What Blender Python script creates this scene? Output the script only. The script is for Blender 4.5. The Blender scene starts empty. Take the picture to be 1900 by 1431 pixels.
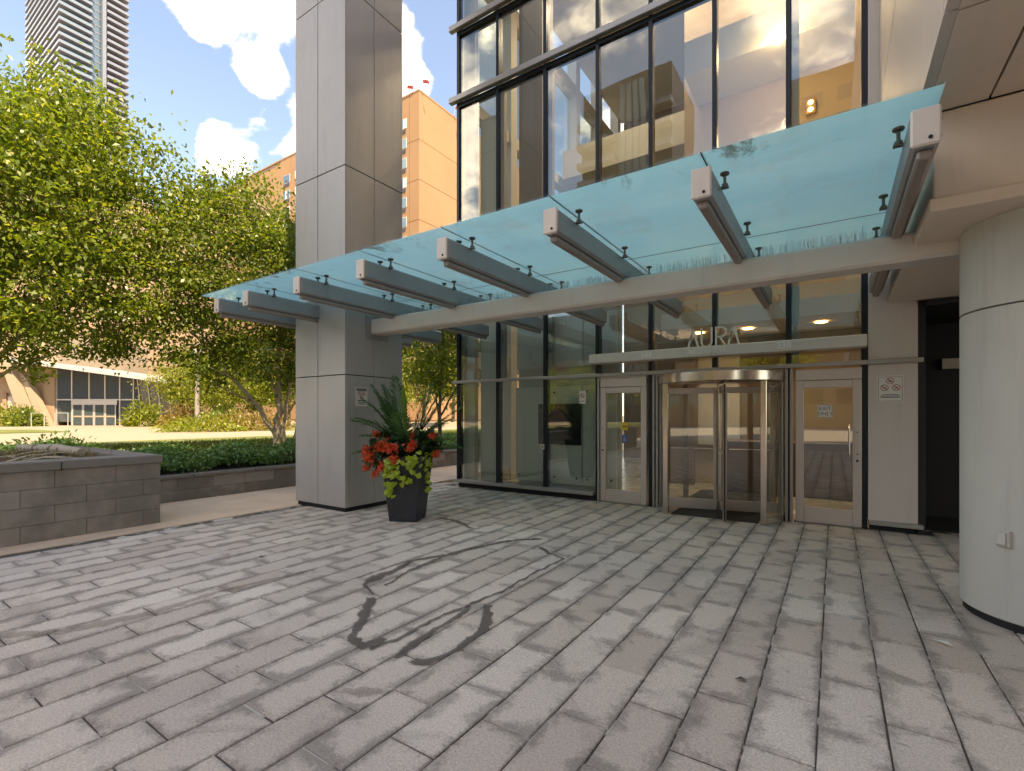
import bpy, bmesh, math, random
import numpy as np
from mathutils import Vector, Matrix
R = math.radians
rng = random.Random(7)
nr = np.random.default_rng(11)
S = bpy.context.scene
COL = S.collection

# ------------------------------------------------------------------ camera, sky, sun, exposure
cam = bpy.data.cameras.new('camera'); co = bpy.data.objects.new('camera', cam); COL.objects.link(co)
co.location = (0, 0, 1.55); co.rotation_euler = (R(90), 0, R(33.589))
cam.sensor_width = 36; cam.lens = 900.8/1900*36; cam.shift_y = (771-715.5)/1900
cam.clip_start = .05; cam.clip_end = 3000
S.camera = co
SUN = Vector((.45, -.25, .86)).normalized()
sl = bpy.data.lights.new('sun', 'SUN'); sl.energy = 2.0; sl.angle = R(.55); sl.color = (1, .93, .82)
so = bpy.data.objects.new('sun', sl); COL.objects.link(so); so.location = (20, -20, 60)
so.rotation_euler = SUN.to_track_quat('Z', 'Y').to_euler()
S.view_settings.view_transform = 'Standard'; S.view_settings.look = 'None'
S.view_settings.exposure = 2.48; S.view_settings.gamma = 1
S.view_settings.use_white_balance = True; S.view_settings.white_balance_temperature = 9600; S.view_settings.white_balance_tint = 13
S.cycles.max_bounces = 6; S.cycles.diffuse_bounces = 4; S.cycles.glossy_bounces = 4; S.cycles.transmission_bounces = 4; S.cycles.transparent_max_bounces = 14
S.cycles.caustics_reflective = False; S.cycles.caustics_refractive = False

class NT:
    """small node helper"""
    def __init__(s, tree): s.t = tree; s.n = tree.nodes; s.l = tree.links
    def new(s, typ, **kw):
        n = s.n.new(typ)
        for k, v in kw.items():
            if k == 'ins':
                for a, b in v.items(): s.put(n, a, b)
            else: setattr(n, k, v)
        return n
    def put(s, n, a, b):
        i = n.inputs[a]
        if isinstance(b, bpy.types.NodeSocket): s.l.new(b, i)
        elif isinstance(b, bpy.types.Node): s.l.new(b.outputs[0], i)
        else:
            if i.type == 'RGBA' and len(b) == 3: b = (*b, 1)
            i.default_value = b
    def math(s, op, a, b=0., c=0., clamp=False):
        n = s.new('ShaderNodeMath', operation=op, use_clamp=clamp); s.put(n, 0, a); s.put(n, 1, b)
        if op in ('MULTIPLY_ADD', 'SMOOTH_MIN', 'SMOOTH_MAX'): s.put(n, 2, c)
        return n.outputs[0]
    def ramp01(s, x, lo, hi):
        n = s.new('ShaderNodeMapRange', interpolation_type='SMOOTHSTEP'); s.put(n, 0, x); s.put(n, 1, lo); s.put(n, 2, hi)
        return n.outputs[0]
    def vec(s, op, a, b=(0, 0, 0)):
        n = s.new('ShaderNodeVectorMath', operation=op); s.put(n, 0, a); s.put(n, 1, b)
        return n
    def noise(s, v, scale, detail=3., rough=.55, dist=0.):
        n = s.new('ShaderNodeTexNoise'); s.put(n, 'Vector', v); n.inputs['Scale'].default_value = scale
        n.inputs['Detail'].default_value = detail; n.inputs['Roughness'].default_value = rough; n.inputs['Distortion'].default_value = dist
        return n.outputs[0]
    def mix(s, f, a, b, mode='MIX'):
        n = s.new('ShaderNodeMix', data_type='RGBA', blend_type=mode)
        s.put(n, 0, f); s.put(n, 6, a); s.put(n, 7, b)
        return n.outputs[2]

W = bpy.data.worlds.new('World'); S.world = W; W.use_nodes = True
W.node_tree.nodes.clear(); w = NT(W.node_tree)
sky = w.new('ShaderNodeTexSky', sky_type='NISHITA', sun_disc=False)
sky.sun_elevation = math.asin(SUN.z); sky.sun_rotation = math.atan2(SUN.x, SUN.y)
sky.air_density = .85; sky.dust_density = .15; sky.ozone_density = 3.5
tc = w.new('ShaderNodeTexCoord').outputs['Generated']
sep = w.new('ShaderNodeSeparateXYZ'); w.put(sep, 0, tc)
den = w.math('ADD', w.math('MAXIMUM', sep.outputs[2], 0.), .35)
pr = w.vec('DIVIDE', tc, (1, 1, 1)); cmb = w.new('ShaderNodeCombineXYZ')
w.put(cmb, 0, den); w.put(cmb, 1, den); w.put(cmb, 2, den); w.put(pr, 1, cmb.outputs[0])
n1 = w.noise(pr.outputs[0], 2.1, 5., .55, .25)
n2 = w.noise(pr.outputs[0], 7.5, 5., .62, .2)
fld = w.math('ADD', w.math('MULTIPLY', n1, .66), w.math('MULTIPLY', n2, .34))
def cdir(px, py):
    a = (px-950)/900.8; y = R(33.589)
    return Vector((-math.sin(y)+math.cos(y)*a, math.cos(y)+math.sin(y)*a, (771-py)/900.8)).normalized()
def cgain(px, py, deg, amp):
    global fld
    d = w.vec('DOT_PRODUCT', tc, tuple(cdir(px, py)))
    g = w.ramp01(d.outputs['Value'], math.cos(R(deg)), 1.)
    fld = w.math('ADD', fld, w.math('MULTIPLY', g, amp))
# the cumulus heaps standing in this part of the sky, one gap of blue between them
cgain(520, 30, 5, .05); cgain(480, 132, 2.8, .10); cgain(400, 30, 3, .05); cgain(500, 262, 7.5, .17); cgain(430, 268, 4, .06); cgain(282, 220, 3., .09); cgain(752, 80, 3, .11); cgain(772, 155, 2.2, .10)
cgain(150, 110, 9, -.10); cgain(280, 150, 6, -.10); cgain(250, 330, 7, -.10); cgain(470, 200, 4, -.16); cgain(400, 170, 4, -.12); cgain(600, 200, 6, -.10); cgain(450, 80, 2.5, -.06); cgain(480, 330, 5, -.12); cgain(820, 60, 4, -.10); cgain(690, 230, 3, -.06)
msk = w.ramp01(fld, .515, .655)
shade = w.ramp01(w.noise(pr.outputs[0], 3.3, 4., .5), .3, .75)
ccol = w.mix(shade, (10.5, 10.7, 11.2), (17, 16.7, 16.2))
skc = w.mix(w.math('MULTIPLY', msk, .93), sky.outputs[0], ccol)
bg = w.new('ShaderNodeBackground', ins={'Color': skc, 'Strength': .092})
w.put(w.new('ShaderNodeOutputWorld'), 0, bg)

# ------------------------------------------------------------------ helpers
def link(o, parent=None):
    COL.objects.link(o)
    if parent is not None: o.parent = parent
    return o
def tag(o, label=None, cat=None, group=None, kind=None):
    for k, v in (('label', label), ('category', cat), ('group', group), ('kind', kind)):
        if v: o[k] = v
    return o
def thing(name, label, cat, loc=(0, 0, 0), rz=0., group=None):
    o = bpy.data.objects.new(name, None); o.empty_display_size = .2; link(o)
    o.location = loc; o.rotation_euler = (0, 0, rz)
    return tag(o, label, cat, group)
class MB:
    def __init__(s): s.v = []; s.f = []
    def add(s, vs, fs, M=None):
        b = len(s.v)
        if M is not None: vs = [M @ Vector(q) for q in vs]
        s.v += [tuple(q) for q in vs]; s.f += [tuple(i+b for i in f) for f in fs]; return s
    def box(s, x0, x1, y0, y1, z0, z1, M=None):
        vs = [(x, y, z) for z in (z0, z1) for y in (y0, y1) for x in (x0, x1)]
        return s.add(vs, [(0, 2, 3, 1), (4, 5, 7, 6), (0, 1, 5, 4), (1, 3, 7, 5), (3, 2, 6, 7), (2, 0, 4, 6)], M)
    def cbox(s, x0, x1, y0, y1, z0, z1, c=.01, M=None):
        """chamfered box"""
        cx, cy, cz = (x0+x1)/2, (y0+y1)/2, (z0+z1)/2; hx, hy, hz = (x1-x0)/2, (y1-y0)/2, (z1-z0)/2
        c = min(c, hx*.9, hy*.9, hz*.9); idx = {}; vs = []
        for sx in (-1, 1):
            for sy in (-1, 1):
                for sz in (-1, 1):
                    for a in range(3):
                        p = [sx*(hx-c), sy*(hy-c), sz*(hz-c)]; p[a] = (sx*hx, sy*hy, sz*hz)[a]
                        idx[(sx, sy, sz, a)] = len(vs); vs.append((cx+p[0], cy+p[1], cz+p[2]))
        fs = []
        for a in range(3):
            b, d = [(1, 2), (2, 0), (0, 1)][a]
            for sg in (-1, 1):
                q = []
                for (u, v) in ((-1, -1), (1, -1), (1, 1), (-1, 1)):
                    k = [0, 0, 0]; k[a] = sg; k[b] = u; k[d] = v; q.append(idx[(*k, a)])
                fs.append(q if sg > 0 else q[::-1])
            for u in (-1, 1):
                for v in (-1, 1):
                    k0 = [0, 0, 0]; k1 = [0, 0, 0]; k0[a] = -1; k1[a] = 1; k0[b] = k1[b] = u; k0[d] = k1[d] = v
                    q = [idx[(*k0, b)], idx[(*k1, b)], idx[(*k1, d)], idx[(*k0, d)]]
                    fs.append(q if u*v > 0 else q[::-1])
        for sx in (-1, 1):
            for sy in (-1, 1):
                for sz in (-1, 1):
                    q = [idx[(sx, sy, sz, a)] for a in range(3)]; fs.append(q if sx*sy*sz > 0 else q[::-1])
        return s.add(vs, fs, M)
    def lathe(s, prof, n=32, M=None, a0=0., a1=2*math.pi, closed=True):
        m = len(prof); vs = []; full = abs(a1-a0) > 6.28
        k = n if full else n+1
        for i in range(k):
            a = a0+(a1-a0)*i/n
            for r, z in prof: vs.append((r*math.cos(a), r*math.sin(a), z))
        fs = []
        for i in range(n):
            j = (i+1) % k
            for t in range(m-1): fs.append((i*m+t, j*m+t, j*m+t+1, i*m+t+1))
        return s.add(vs, fs, M)
    def cyl(s, p0, p1, r0, r1=None, n=10, caps=True):
        r1 = r0 if r1 is None else r1
        return s.tube([p0, p1], [r0, r1], n, caps)
    def tube(s, pts, rad, n=8, caps=True):
        pts = [Vector(p) for p in pts]; vs = []; fs = []
        up = Vector((0, 0, 1)); m = len(pts)
        for i, p in enumerate(pts):
            d = (pts[min(i+1, m-1)]-pts[max(i-1, 0)])
            d = d.normalized() if d.length > 1e-9 else Vector((0, 0, 1))
            if i == 0:
                a = up.cross(d)
                if a.length < .05: a = Vector((1, 0, 0)).cross(d)
            else: a = a-d*a.dot(d)
            a.normalize(); b = d.cross(a); r = rad[i] if hasattr(rad, '__len__') else rad
            for k in range(n):
                t = 2*math.pi*k/n; vs.append(p+a*(r*math.cos(t))+b*(r*math.sin(t)))
        for i in range(m-1):
            for k in range(n):
                k2 = (k+1) % n; fs.append((i*n+k, i*n+k2, (i+1)*n+k2, (i+1)*n+k))
        if caps: fs.append(tuple(range(n))[::-1]); fs.append(tuple((m-1)*n+k for k in range(n)))
        return s.add(vs, fs)
    def prism(s, poly, axis, a0, a1, M=None):
        """poly in the two other axes (order x,y,z without axis), extruded a0..a1"""
        n = len(poly); vs = []
        for a in (a0, a1):
            for p in poly:
                q = list(p); q.insert('xyz'.index(axis), a); vs.append(tuple(q))
        fs = [tuple(range(n))[::-1], tuple(range(n, 2*n))]+[(i, (i+1) % n, n+(i+1) % n, n+i) for i in range(n)]
        return s.add(vs, fs, M)
    def mesh(s, name, m, smooth=False):
        me = bpy.data.meshes.new(name); me.from_pydata(s.v, [], s.f)
        bm = bmesh.new(); bm.from_mesh(me); bmesh.ops.recalc_face_normals(bm, faces=bm.faces); bm.to_mesh(me); bm.free()
        if m is not None: me.materials.append(m)
        if smooth:
            me.polygons.foreach_set('use_smooth', [True]*len(me.polygons))
        return me
    def obj(s, name, m, parent=None, smooth=False, loc=None):
        o = bpy.data.objects.new(name, s.mesh(name, m, smooth)); link(o, parent)
        if loc is not None: o.location = loc
        if smooth:
            md = o.data
            try: md.set_sharp_from_angle(angle=R(40))
            except Exception: pass
        return o
def box(name, m, parent, x0, x1, y0, y1, z0, z1, c=0.):
    b = MB()
    (b.cbox(x0, x1, y0, y1, z0, z1, c) if c else b.box(x0, x1, y0, y1, z0, z1))
    return b.obj(name, m, parent)
def inst(name, me, parent, loc=(0, 0, 0), rot=(0, 0, 0), sc=None):
    o = bpy.data.objects.new(name, me); link(o, parent); o.location = loc; o.rotation_euler = rot
    if sc: o.scale = sc
    return o
def quadmesh(name, V, m, attrs=None, smooth=False):
    """V: (n,4,3) array of quads"""
    n = len(V); me = bpy.data.meshes.new(name)
    me.vertices.add(n*4); me.vertices.foreach_set('co', np.ascontiguousarray(V, dtype=np.float32).ravel())
    me.loops.add(n*4); me.loops.foreach_set('vertex_index', np.arange(n*4, dtype=np.int32))
    me.polygons.add(n); me.polygons.foreach_set('loop_start', np.arange(0, n*4, 4, dtype=np.int32))
    me.update(calc_edges=True)
    if attrs is not None:
        a = me.attributes.new('rnd', 'FLOAT', 'FACE'); a.data.foreach_set('value', np.asarray(attrs, dtype=np.float32))
    me.materials.append(m); return me
def text(body, size, m, parent, loc, rot, depth=.004, name='lettering', align='CENTER', sx=1.):
    cu = bpy.data.curves.new('t', 'FONT'); cu.body = body; cu.size = size; cu.extrude = depth; cu.align_x = align; cu.align_y = 'BOTTOM_BASELINE' if False else 'CENTER'
    cu.resolution_u = 3
    t = bpy.data.objects.new('t', cu); COL.objects.link(t)
    dg = bpy.context.evaluated_depsgraph_get(); me = bpy.data.meshes.new_from_object(t.evaluated_get(dg))
    bpy.data.objects.remove(t); bpy.data.curves.remove(cu)
    me.materials.clear(); me.materials.append(m); me.name = name
    o = inst(name, me, parent, loc, rot); o.scale = (sx, 1, 1); return o

# ------------------------------------------------------------------ materials
MATS = {}
def mat(name, col, rough=.6, metal=0., var=.0, vscale=4., bump=0., bscale=40., col2=None, cscale=1.2, clo=.4, chi=.65, spec=.5, coat=0., streak=0.):
    m = bpy.data.materials.new(name); m.use_nodes = True; t = NT(m.node_tree)
    b = t.n['Principled BSDF']; pos = t.new('ShaderNodeNewGeometry').outputs['Position']
    c = None
    if col2 is not None:
        c = t.mix(t.ramp01(t.noise(pos, cscale, 5., .6), clo, chi), col, col2)
    if streak:
        sv = t.vec('MULTIPLY', pos, (5., 5., .35)); sn = t.ramp01(t.noise(sv.outputs[0], 1.6, 6., .65), .48, .78)
        bl = t.ramp01(t.noise(pos, .9, 5., .6), .45, .75)
        c = t.mix(t.math('MULTIPLY', t.math('MAXIMUM', sn, t.math('MULTIPLY', bl, .7)), streak), c if c is not None else col, tuple(q*.55 for q in col))
    if var:
        nn = t.noise(pos, vscale, 6., .65)
        k = t.math('ADD', t.math('MULTIPLY', nn, 2*var), 1-var)
        v = t.new('ShaderNodeCombineColor'); [t.put(v, i, k) for i in range(3)]
        c = t.mix(1., c if c is not None else col, v.outputs[0], 'MULTIPLY')
        r = t.math('ADD', t.math('MULTIPLY', nn, .25), rough-.12, clamp=True); t.put(b, 'Roughness', r)
    else: b.inputs['Roughness'].default_value = rough
    t.put(b, 'Base Color', c if c is not None else col)
    b.inputs['Metallic'].default_value = metal; b.inputs['Specular IOR Level'].default_value = spec
    b.inputs['Coat Weight'].default_value = coat
    if bump:
        bp = t.new('ShaderNodeBump'); bp.inputs['Strength'].default_value = bump; bp.inputs['Distance'].default_value = .01
        t.put(bp, 'Height', t.noise(pos, bscale, 4., .6)); t.put(b, 'Normal', bp)
    MATS[name] = m; return m
def emat(name, col, st):
    m = bpy.data.materials.new(name); m.use_nodes = True; b = m.node_tree.nodes['Principled BSDF']
    b.inputs['Base Color'].default_value = (*col, 1); b.inputs['Emission Color'].default_value = (*col, 1); b.inputs['Emission Strength'].default_value = st
    MATS[name] = m; return m
def schlick(t, f0):
    fc = t.new('ShaderNodeLayerWeight', ins={'Blend': .5}).outputs['Facing']
    return t.math('ADD', t.math('MULTIPLY', t.math('POWER', fc, 5.), 1-f0), f0, clamp=True)
def glassmat(name, tint, refl=1.0, ior=1.6, base=.04, rough=.0, grey=None, gf=.0, wob=0.):
    m = bpy.data.materials.new(name); m.use_nodes = True; m.node_tree.nodes.clear(); t = NT(m.node_tree)
    tr = t.new('ShaderNodeBsdfTransparent', ins={'Color': tint}); gl = t.new('ShaderNodeBsdfGlossy', ins={'Color': (.95, .97, .97), 'Roughness': rough})
    fr = schlick(t, ((ior-1)/(ior+1))**2)
    if wob:
        pos = t.new('ShaderNodeNewGeometry').outputs['Position']
        bp = t.new('ShaderNodeBump'); bp.inputs['Strength'].default_value = wob; bp.inputs['Distance'].default_value = .05
        t.put(bp, 'Height', t.noise(pos, .9, 1., .4)); t.put(gl, 'Normal', bp)
    f = t.math('ADD', t.math('MULTIPLY', fr, refl), base, clamp=True)
    x = t.new('ShaderNodeMixShader'); t.put(x, 0, f); t.l.new(tr.outputs[0], x.inputs[1]); t.l.new(gl.outputs[0], x.inputs[2])
    last = x
    if grey is not None:
        df = t.new('ShaderNodeBsdfDiffuse', ins={'Color': grey}); y = t.new('ShaderNodeMixShader'); y.inputs[0].default_value = gf
        t.l.new(x.outputs[0], y.inputs[1]); t.l.new(df.outputs[0], y.inputs[2]); last = y
    t.put(t.new('ShaderNodeOutputMaterial'), 0, last); MATS[name] = m; return m
def leafmat(name, dark, light, trans=.35, gloss=.35, hi=None):
    m = bpy.data.materials.new(name); m.use_nodes = True; m.node_tree.nodes.clear(); t = NT(m.node_tree)
    a = t.new('ShaderNodeAttribute', attribute_name='rnd').outputs['Fac']
    pos = t.new('ShaderNodeNewGeometry').outputs['Position']
    f = t.math('ADD', t.math('MULTIPLY', a, .65), t.math('MULTIPLY', t.noise(pos, 1.3, 2.), .45), clamp=True)
    c = t.mix(f, dark, light)
    if hi is not None: c = t.mix(t.ramp01(a, .86, .98), c, hi)
    d0 = t.new('ShaderNodeBsdfDiffuse'); t.put(d0, 'Color', c); gs = t.new('ShaderNodeBsdfGlossy', ins={'Color': (1, 1, 1), 'Roughness': gloss}); d = t.new('ShaderNodeMixShader'); d.inputs[0].default_value = .055; t.l.new(d0.outputs[0], d.inputs[1]); t.l.new(gs.outputs[0], d.inputs[2])
    tr = t.new('ShaderNodeBsdfTranslucent'); t.put(tr, 'Color', t.mix(1., c, (1.25, 1.2, .55), 'MULTIPLY'))
    x = t.new('ShaderNodeMixShader'); x.inputs[0].default_value = trans
    t.l.new(d.outputs[0], x.inputs[1]); t.l.new(tr.outputs[0], x.inputs[2]); t.put(t.new('ShaderNodeOutputMaterial'), 0, x)
    MATS[name] = m; return m

def paver_material():
    m = bpy.data.materials.new('granite_paver'); m.use_nodes = True; t = NT(m.node_tree); b = t.n['Principled BSDF']
    pos = t.new('ShaderNodeNewGeometry').outputs['Position']
    rnd = t.new('ShaderNodeAttribute', attribute_name='rnd').outputs['Fac']
    uv = t.new('ShaderNodeUVMap', uv_map='UVMap').outputs[0]
    s = t.new('ShaderNodeSeparateXYZ'); t.put(s, 0, uv)
    # distance to the slab's rim in metres
    ex = t.math('MULTIPLY', t.math('SUBTRACT', .5, t.math('ABSOLUTE', t.math('SUBTRACT', s.outputs[0], .5))), .28)
    ey = t.math('MULTIPLY', t.math('SUBTRACT', .5, t.math('ABSOLUTE', t.math('SUBTRACT', s.outputs[1], .5))), .57)
    e = t.math('SMOOTH_MIN', ex, ey, .05)
    big = t.noise(pos, .55, 3., .5); mid = t.noise(pos, 3.2, 5., .62, .6); fine = t.noise(pos, 85., 3., .7); grain = t.noise(pos, 320., 2., .6)
    c = t.mix(rnd, (.565, .46, .38), (.77, .66, .56))
    c = t.mix(t.math('MULTIPLY', t.ramp01(big, .42, .68), .5), c, (.52, .44, .40))
    # grime creeping in from the joints, uneven
    fg = t.noise(pos, 34., 6., .75, .4)
    g = t.math('SUBTRACT', t.math('ADD', t.math('MULTIPLY', t.math('SUBTRACT', mid, .40), .34), t.math('MULTIPLY', t.math('SUBTRACT', fg, .5), .16)), e)
    grime = t.ramp01(g, -.035, .045)
    c = t.mix(t.math('MULTIPLY', grime, .58), c, (.17, .14, .12))
    # whole slabs that stayed darker
    sp = t.ramp01(t.noise(pos, 1.15, 8., .72, 1.0), .53, .70)
    c = t.mix(t.math('MULTIPLY', sp, .42), c, (.235, .185, .16))
    sm = t.ramp01(t.noise(pos, 9., 6., .7, .5), .645, .70)
    c = t.mix(t.math('MULTIPLY', sm, .5), c, (.14, .115, .10))
    # speckle
    k = t.math('ADD', t.math('MULTIPLY', fine, .55), t.math('MULTIPLY', grain, .45))
    v = t.math('ADD', t.math('MULTIPLY', k, 2.1), -.05)
    cc = t.new('ShaderNodeCombineColor'); [t.put(cc, i, v) for i in range(3)]
    c = t.mix(1., c, cc.outputs[0], 'MULTIPLY')
    t.put(b, 'Base Color', c); t.put(b, 'Roughness', t.math('SUBTRACT', .86, t.math('MULTIPLY', grime, .14))); b.inputs['Specular IOR Level'].default_value = .35
    bp = t.new('ShaderNodeBump'); bp.inputs['Strength'].default_value = .35; bp.inputs['Distance'].default_value = .004
    t.put(bp, 'Height', t.math('ADD', k, t.math('MULTIPLY', mid, .8))); t.put(b, 'Normal', bp)
    MATS['paver'] = m; return m
paver_m = paver_material()
joint_m = mat('joint_sand', (.10, .085, .075), .95, col2=(.62, .58, .52), cscale=3.2, clo=.50, chi=.58, bump=.5, bscale=120)
path_m = mat('path_concrete', (.74, .54, .39), .9, var=.16, vscale=2.2, bump=.25, bscale=90, col2=(.64, .46, .33))
walk_m = mat('sidewalk_concrete', (.30, .235, .17), .9, var=.12, vscale=.7, bump=.2)
ground_m = mat('ground_concrete', (.36, .33, .30), .95, var=.2, vscale=.8, bump=.3)
soil_m = mat('soil', (.07, .05, .035), 1., var=.35, vscale=9, bump=1., bscale=30)
grass_m = mat('lawn_ground', (.085, .12, .022), 1., var=.35, vscale=3, col2=(.15, .155, .035))
alu_m = mat('column_cladding', (.47, .445, .425), .45, .25, streak=.28, var=.07, vscale=2.2, bump=.05, bscale=300, spec=.5)
alub_m = mat('wall_cladding', (.63, .545, .49), .5, .1, streak=.2, var=.06, vscale=1.6)
sof_m = mat('soffit_cladding', (.78, .64, .52), .6, .05, streak=.2, var=.06, vscale=1.2)
rcol_m = mat('round_column_paint', (.57, .55, .50), .62, streak=.34, var=.07, vscale=1.4, col2=(.55, .53, .48), cscale=.7)
steel_m = mat('canopy_steel', (.33, .325, .32), .45, .2, streak=.3, var=.08, vscale=3)
beam_m = mat('canopy_beam_paint', (.74, .66, .595), .5, .1, streak=.25, var=.07, vscale=2.2)
strip_m = mat('light_channel', (.34, .28, .25), .5, .3, var=.05)
dark_m = mat('dark_gap', (.012, .012, .014), .8)
mull_m = mat('mullion_dark', (.012, .017, .022), .35, .4)
rail_m = mat('facade_rail', (.40, .37, .345), .4, .5, var=.05, vscale=3)
door_m = mat('door_frame_metal', (.60, .52, .47), .38, .45, var=.04, vscale=3)
bronze_m = mat('revolving_bronze', (.60, .52, .45), .2, .9, var=.05, vscale=4)
chrome_m = mat('polished_steel', (.62, .60, .57), .18, 1., var=.05)
black_m = mat('black_trim', (.015, .015, .017), .4)
fit_m = mat('spider_steel', (.16, .14, .12), .35, .7)
gl_m = glassmat('facade_glass', (.84, .86, .83), 1.2, 1.75, .02, wob=.05)
gl2_m = glassmat('door_glass', (.86, .88, .85), 1.1, 1.7, .03)
clear_m = glassmat('clear_glass', (.97, .99, .985), 1., 1.5, 0.)
frost_m = mat('frosted_panel', (.86, .92, .86), .35, spec=.5, var=.03, vscale=2)
wallint_m = mat('lobby_wall', (.60, .51, .40), .7, var=.04, vscale=.7)
wallint2_m = mat('lobby_wall_dark', (.33, .25, .18), .6, var=.05)
wood_m = mat('lobby_wood', (.17, .12, .095), .45, var=.1, vscale=5)
ceil_m = mat('lobby_ceiling', (.70, .65, .55), .8, var=.03)
white_m = mat('white_paint', (.72, .70, .66), .55, var=.03)
tile_m = mat('lobby_tile', (.62, .55, .43), .25, var=.05, vscale=1.5)
mat_m = mat('door_mat', (.045, .04, .037), .95, var=.2, vscale=30)
pot_m = mat('pot_plastic', (.022, .024, .032), .42, var=.3, vscale=9, spec=.5, col2=(.06, .058, .058), cscale=4, clo=.5, chi=.8)
stone_m = mat('planter_stone', (.19, .165, .145), .85, streak=.3, var=.28, vscale=4.5, bump=.5, bscale=45, col2=(.29, .25, .22), cscale=1.6)
stone2_m = mat('planter_stone_pale', (.29, .255, .23), .85, var=.2, vscale=5, bump=.5, bscale=45)
cap_m = mat('planter_cap', (.20, .18, .16), .8, var=.2, vscale=5, bump=.4, bscale=60)
bark_m = mat('birch_bark', (.46, .38, .29), .8, var=.25, vscale=7, bump=.6, bscale=18, col2=(.12, .085, .06), cscale=9, clo=.58, chi=.66)
bark2_m = mat('grey_bark', (.13, .10, .075), .9, var=.3, vscale=8, bump=.8, bscale=20)
hotel_m = mat('hotel_concrete', (.36, .205, .105), .85, var=.05, vscale=.25, col2=(.33, .185, .092), cscale=.12)
beige_m = mat('beige_render', (.36, .25, .16), .85, var=.05, vscale=.5)
beige2_m = mat('beige_render_pale', (.40, .31, .22), .85, var=.05, vscale=.5)
metal_m = mat('pale_metal', (.60, .58, .54), .4, .4, var=.04)
farglass_m = mat('dark_window_glass', (.06, .085, .10), .08, .0, spec=1., var=.1, vscale=.3)
farglass2_m = mat('tower_glass', (.10, .18, .23), .12, .2, spec=1., var=.15, vscale=.08)
slab_m = mat('tower_slab', (.20, .22, .27), .7, var=.06, vscale=.2)
towerdark_m = mat('tower_recess', (.05, .045, .06), .6)
red_m = mat('flag_red', (.24, .03, .03), .8); signw_m = mat('sign_white', (.72, .68, .62), .5); signb_m = mat('sign_black', (.02, .02, .025), .5)
signr_m = mat('sign_red', (.38, .05, .035), .5); signblue_m = mat('sign_blue', (.03, .12, .40), .5); yellow_m = mat('sticker_yellow', (.75, .48, .03), .5)
letter_m = mat('letter_metal', (.88, .83, .76), .45)
etch_m = mat('etched_letter', (.95, .93, .90), .5)
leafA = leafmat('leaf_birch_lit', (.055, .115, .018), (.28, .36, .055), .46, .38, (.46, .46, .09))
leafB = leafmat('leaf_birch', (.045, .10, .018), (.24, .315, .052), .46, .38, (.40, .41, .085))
leafY = leafmat('leaf_bright', (.10, .15, .015), (.30, .33, .035), .45, .5)
leafH = leafmat('leaf_yew', (.05, .15, .06), (.24, .42, .13), .25, .4)
leafG = leafmat('grass_blade', (.05, .09, .015), (.17, .20, .04), .3, .6)
leafO = leafmat('leaf_russet', (.16, .13, .03), (.36, .24, .07), .4, .5)
leafP = leafmat('leaf_palm', (.02, .085, .03), (.10, .22, .06), .30, .35)
leafD = leafmat('leaf_begonia', (.010, .035, .014), (.03, .075, .02), .2, .3)
leafV = leafmat('leaf_lime', (.24, .36, .015), (.44, .56, .035), .40, .4)
petal = leafmat('petal_red', (.66, .06, .022), (.88, .15, .06), .35, .5)
# canopy glass: laminated, frosted underside
def canopy_glass():
    m = bpy.data.materials.new('canopy_glass'); m.use_nodes = True; m.node_tree.nodes.clear(); t = NT(m.node_tree)
    pos = t.new('ShaderNodeNewGeometry').outputs['Position']
    st = t.ramp01(t.noise(pos, 1.4, 6., .65, .4), .50, .72)
    sx = t.vec('MULTIPLY', pos, (1., 9., 1.)); stk = t.ramp01(t.noise(sx.outputs[0], 1.1, 4., .6), .45, .8)
    c = t.mix(t.math('MULTIPLY', stk, .35), (.39, .82, .88), (.58, .89, .92))
    c = t.mix(t.math('MULTIPLY', st, .35), c, (.42, .52, .46))
    sp = t.new('ShaderNodeSeparateXYZ'); t.put(sp, 0, pos)
    # algae along the front rim
    rim = t.math('SUBTRACT', 1., t.ramp01(sp.outputs[1], 3.78, 4.25))
    al = t.math('MULTIPLY', rim, t.ramp01(t.noise(pos, 1.5, 6., .7, .8), .56, .66))
    c = t.mix(t.math('MULTIPLY', al, .8), c, (.10, .095, .05))
    df = t.new('ShaderNodeBsdfDiffuse', ins={'Color': c}); tl = t.new('ShaderNodeBsdfTranslucent', ins={'Color': c})
    tr = t.new('ShaderNodeBsdfTransparent', ins={'Color': (.70, .90, .92)}); gl = t.new('ShaderNodeBsdfGlossy', ins={'Color': (1, 1, 1), 'Roughness': .03})
    def mx(f, a, b):
        x = t.new('ShaderNodeMixShader'); t.put(x, 0, f); t.l.new(a.outputs[0], x.inputs[1]); t.l.new(b.outputs[0], x.inputs[2]); return x
    x = mx(.86, df, tl); x = mx(.03, x, tr)
    x = mx(schlick(t, .04), x, gl)
    t.put(t.new('ShaderNodeOutputMaterial'), 0, x); return m
cgl_m = canopy_glass()
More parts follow.
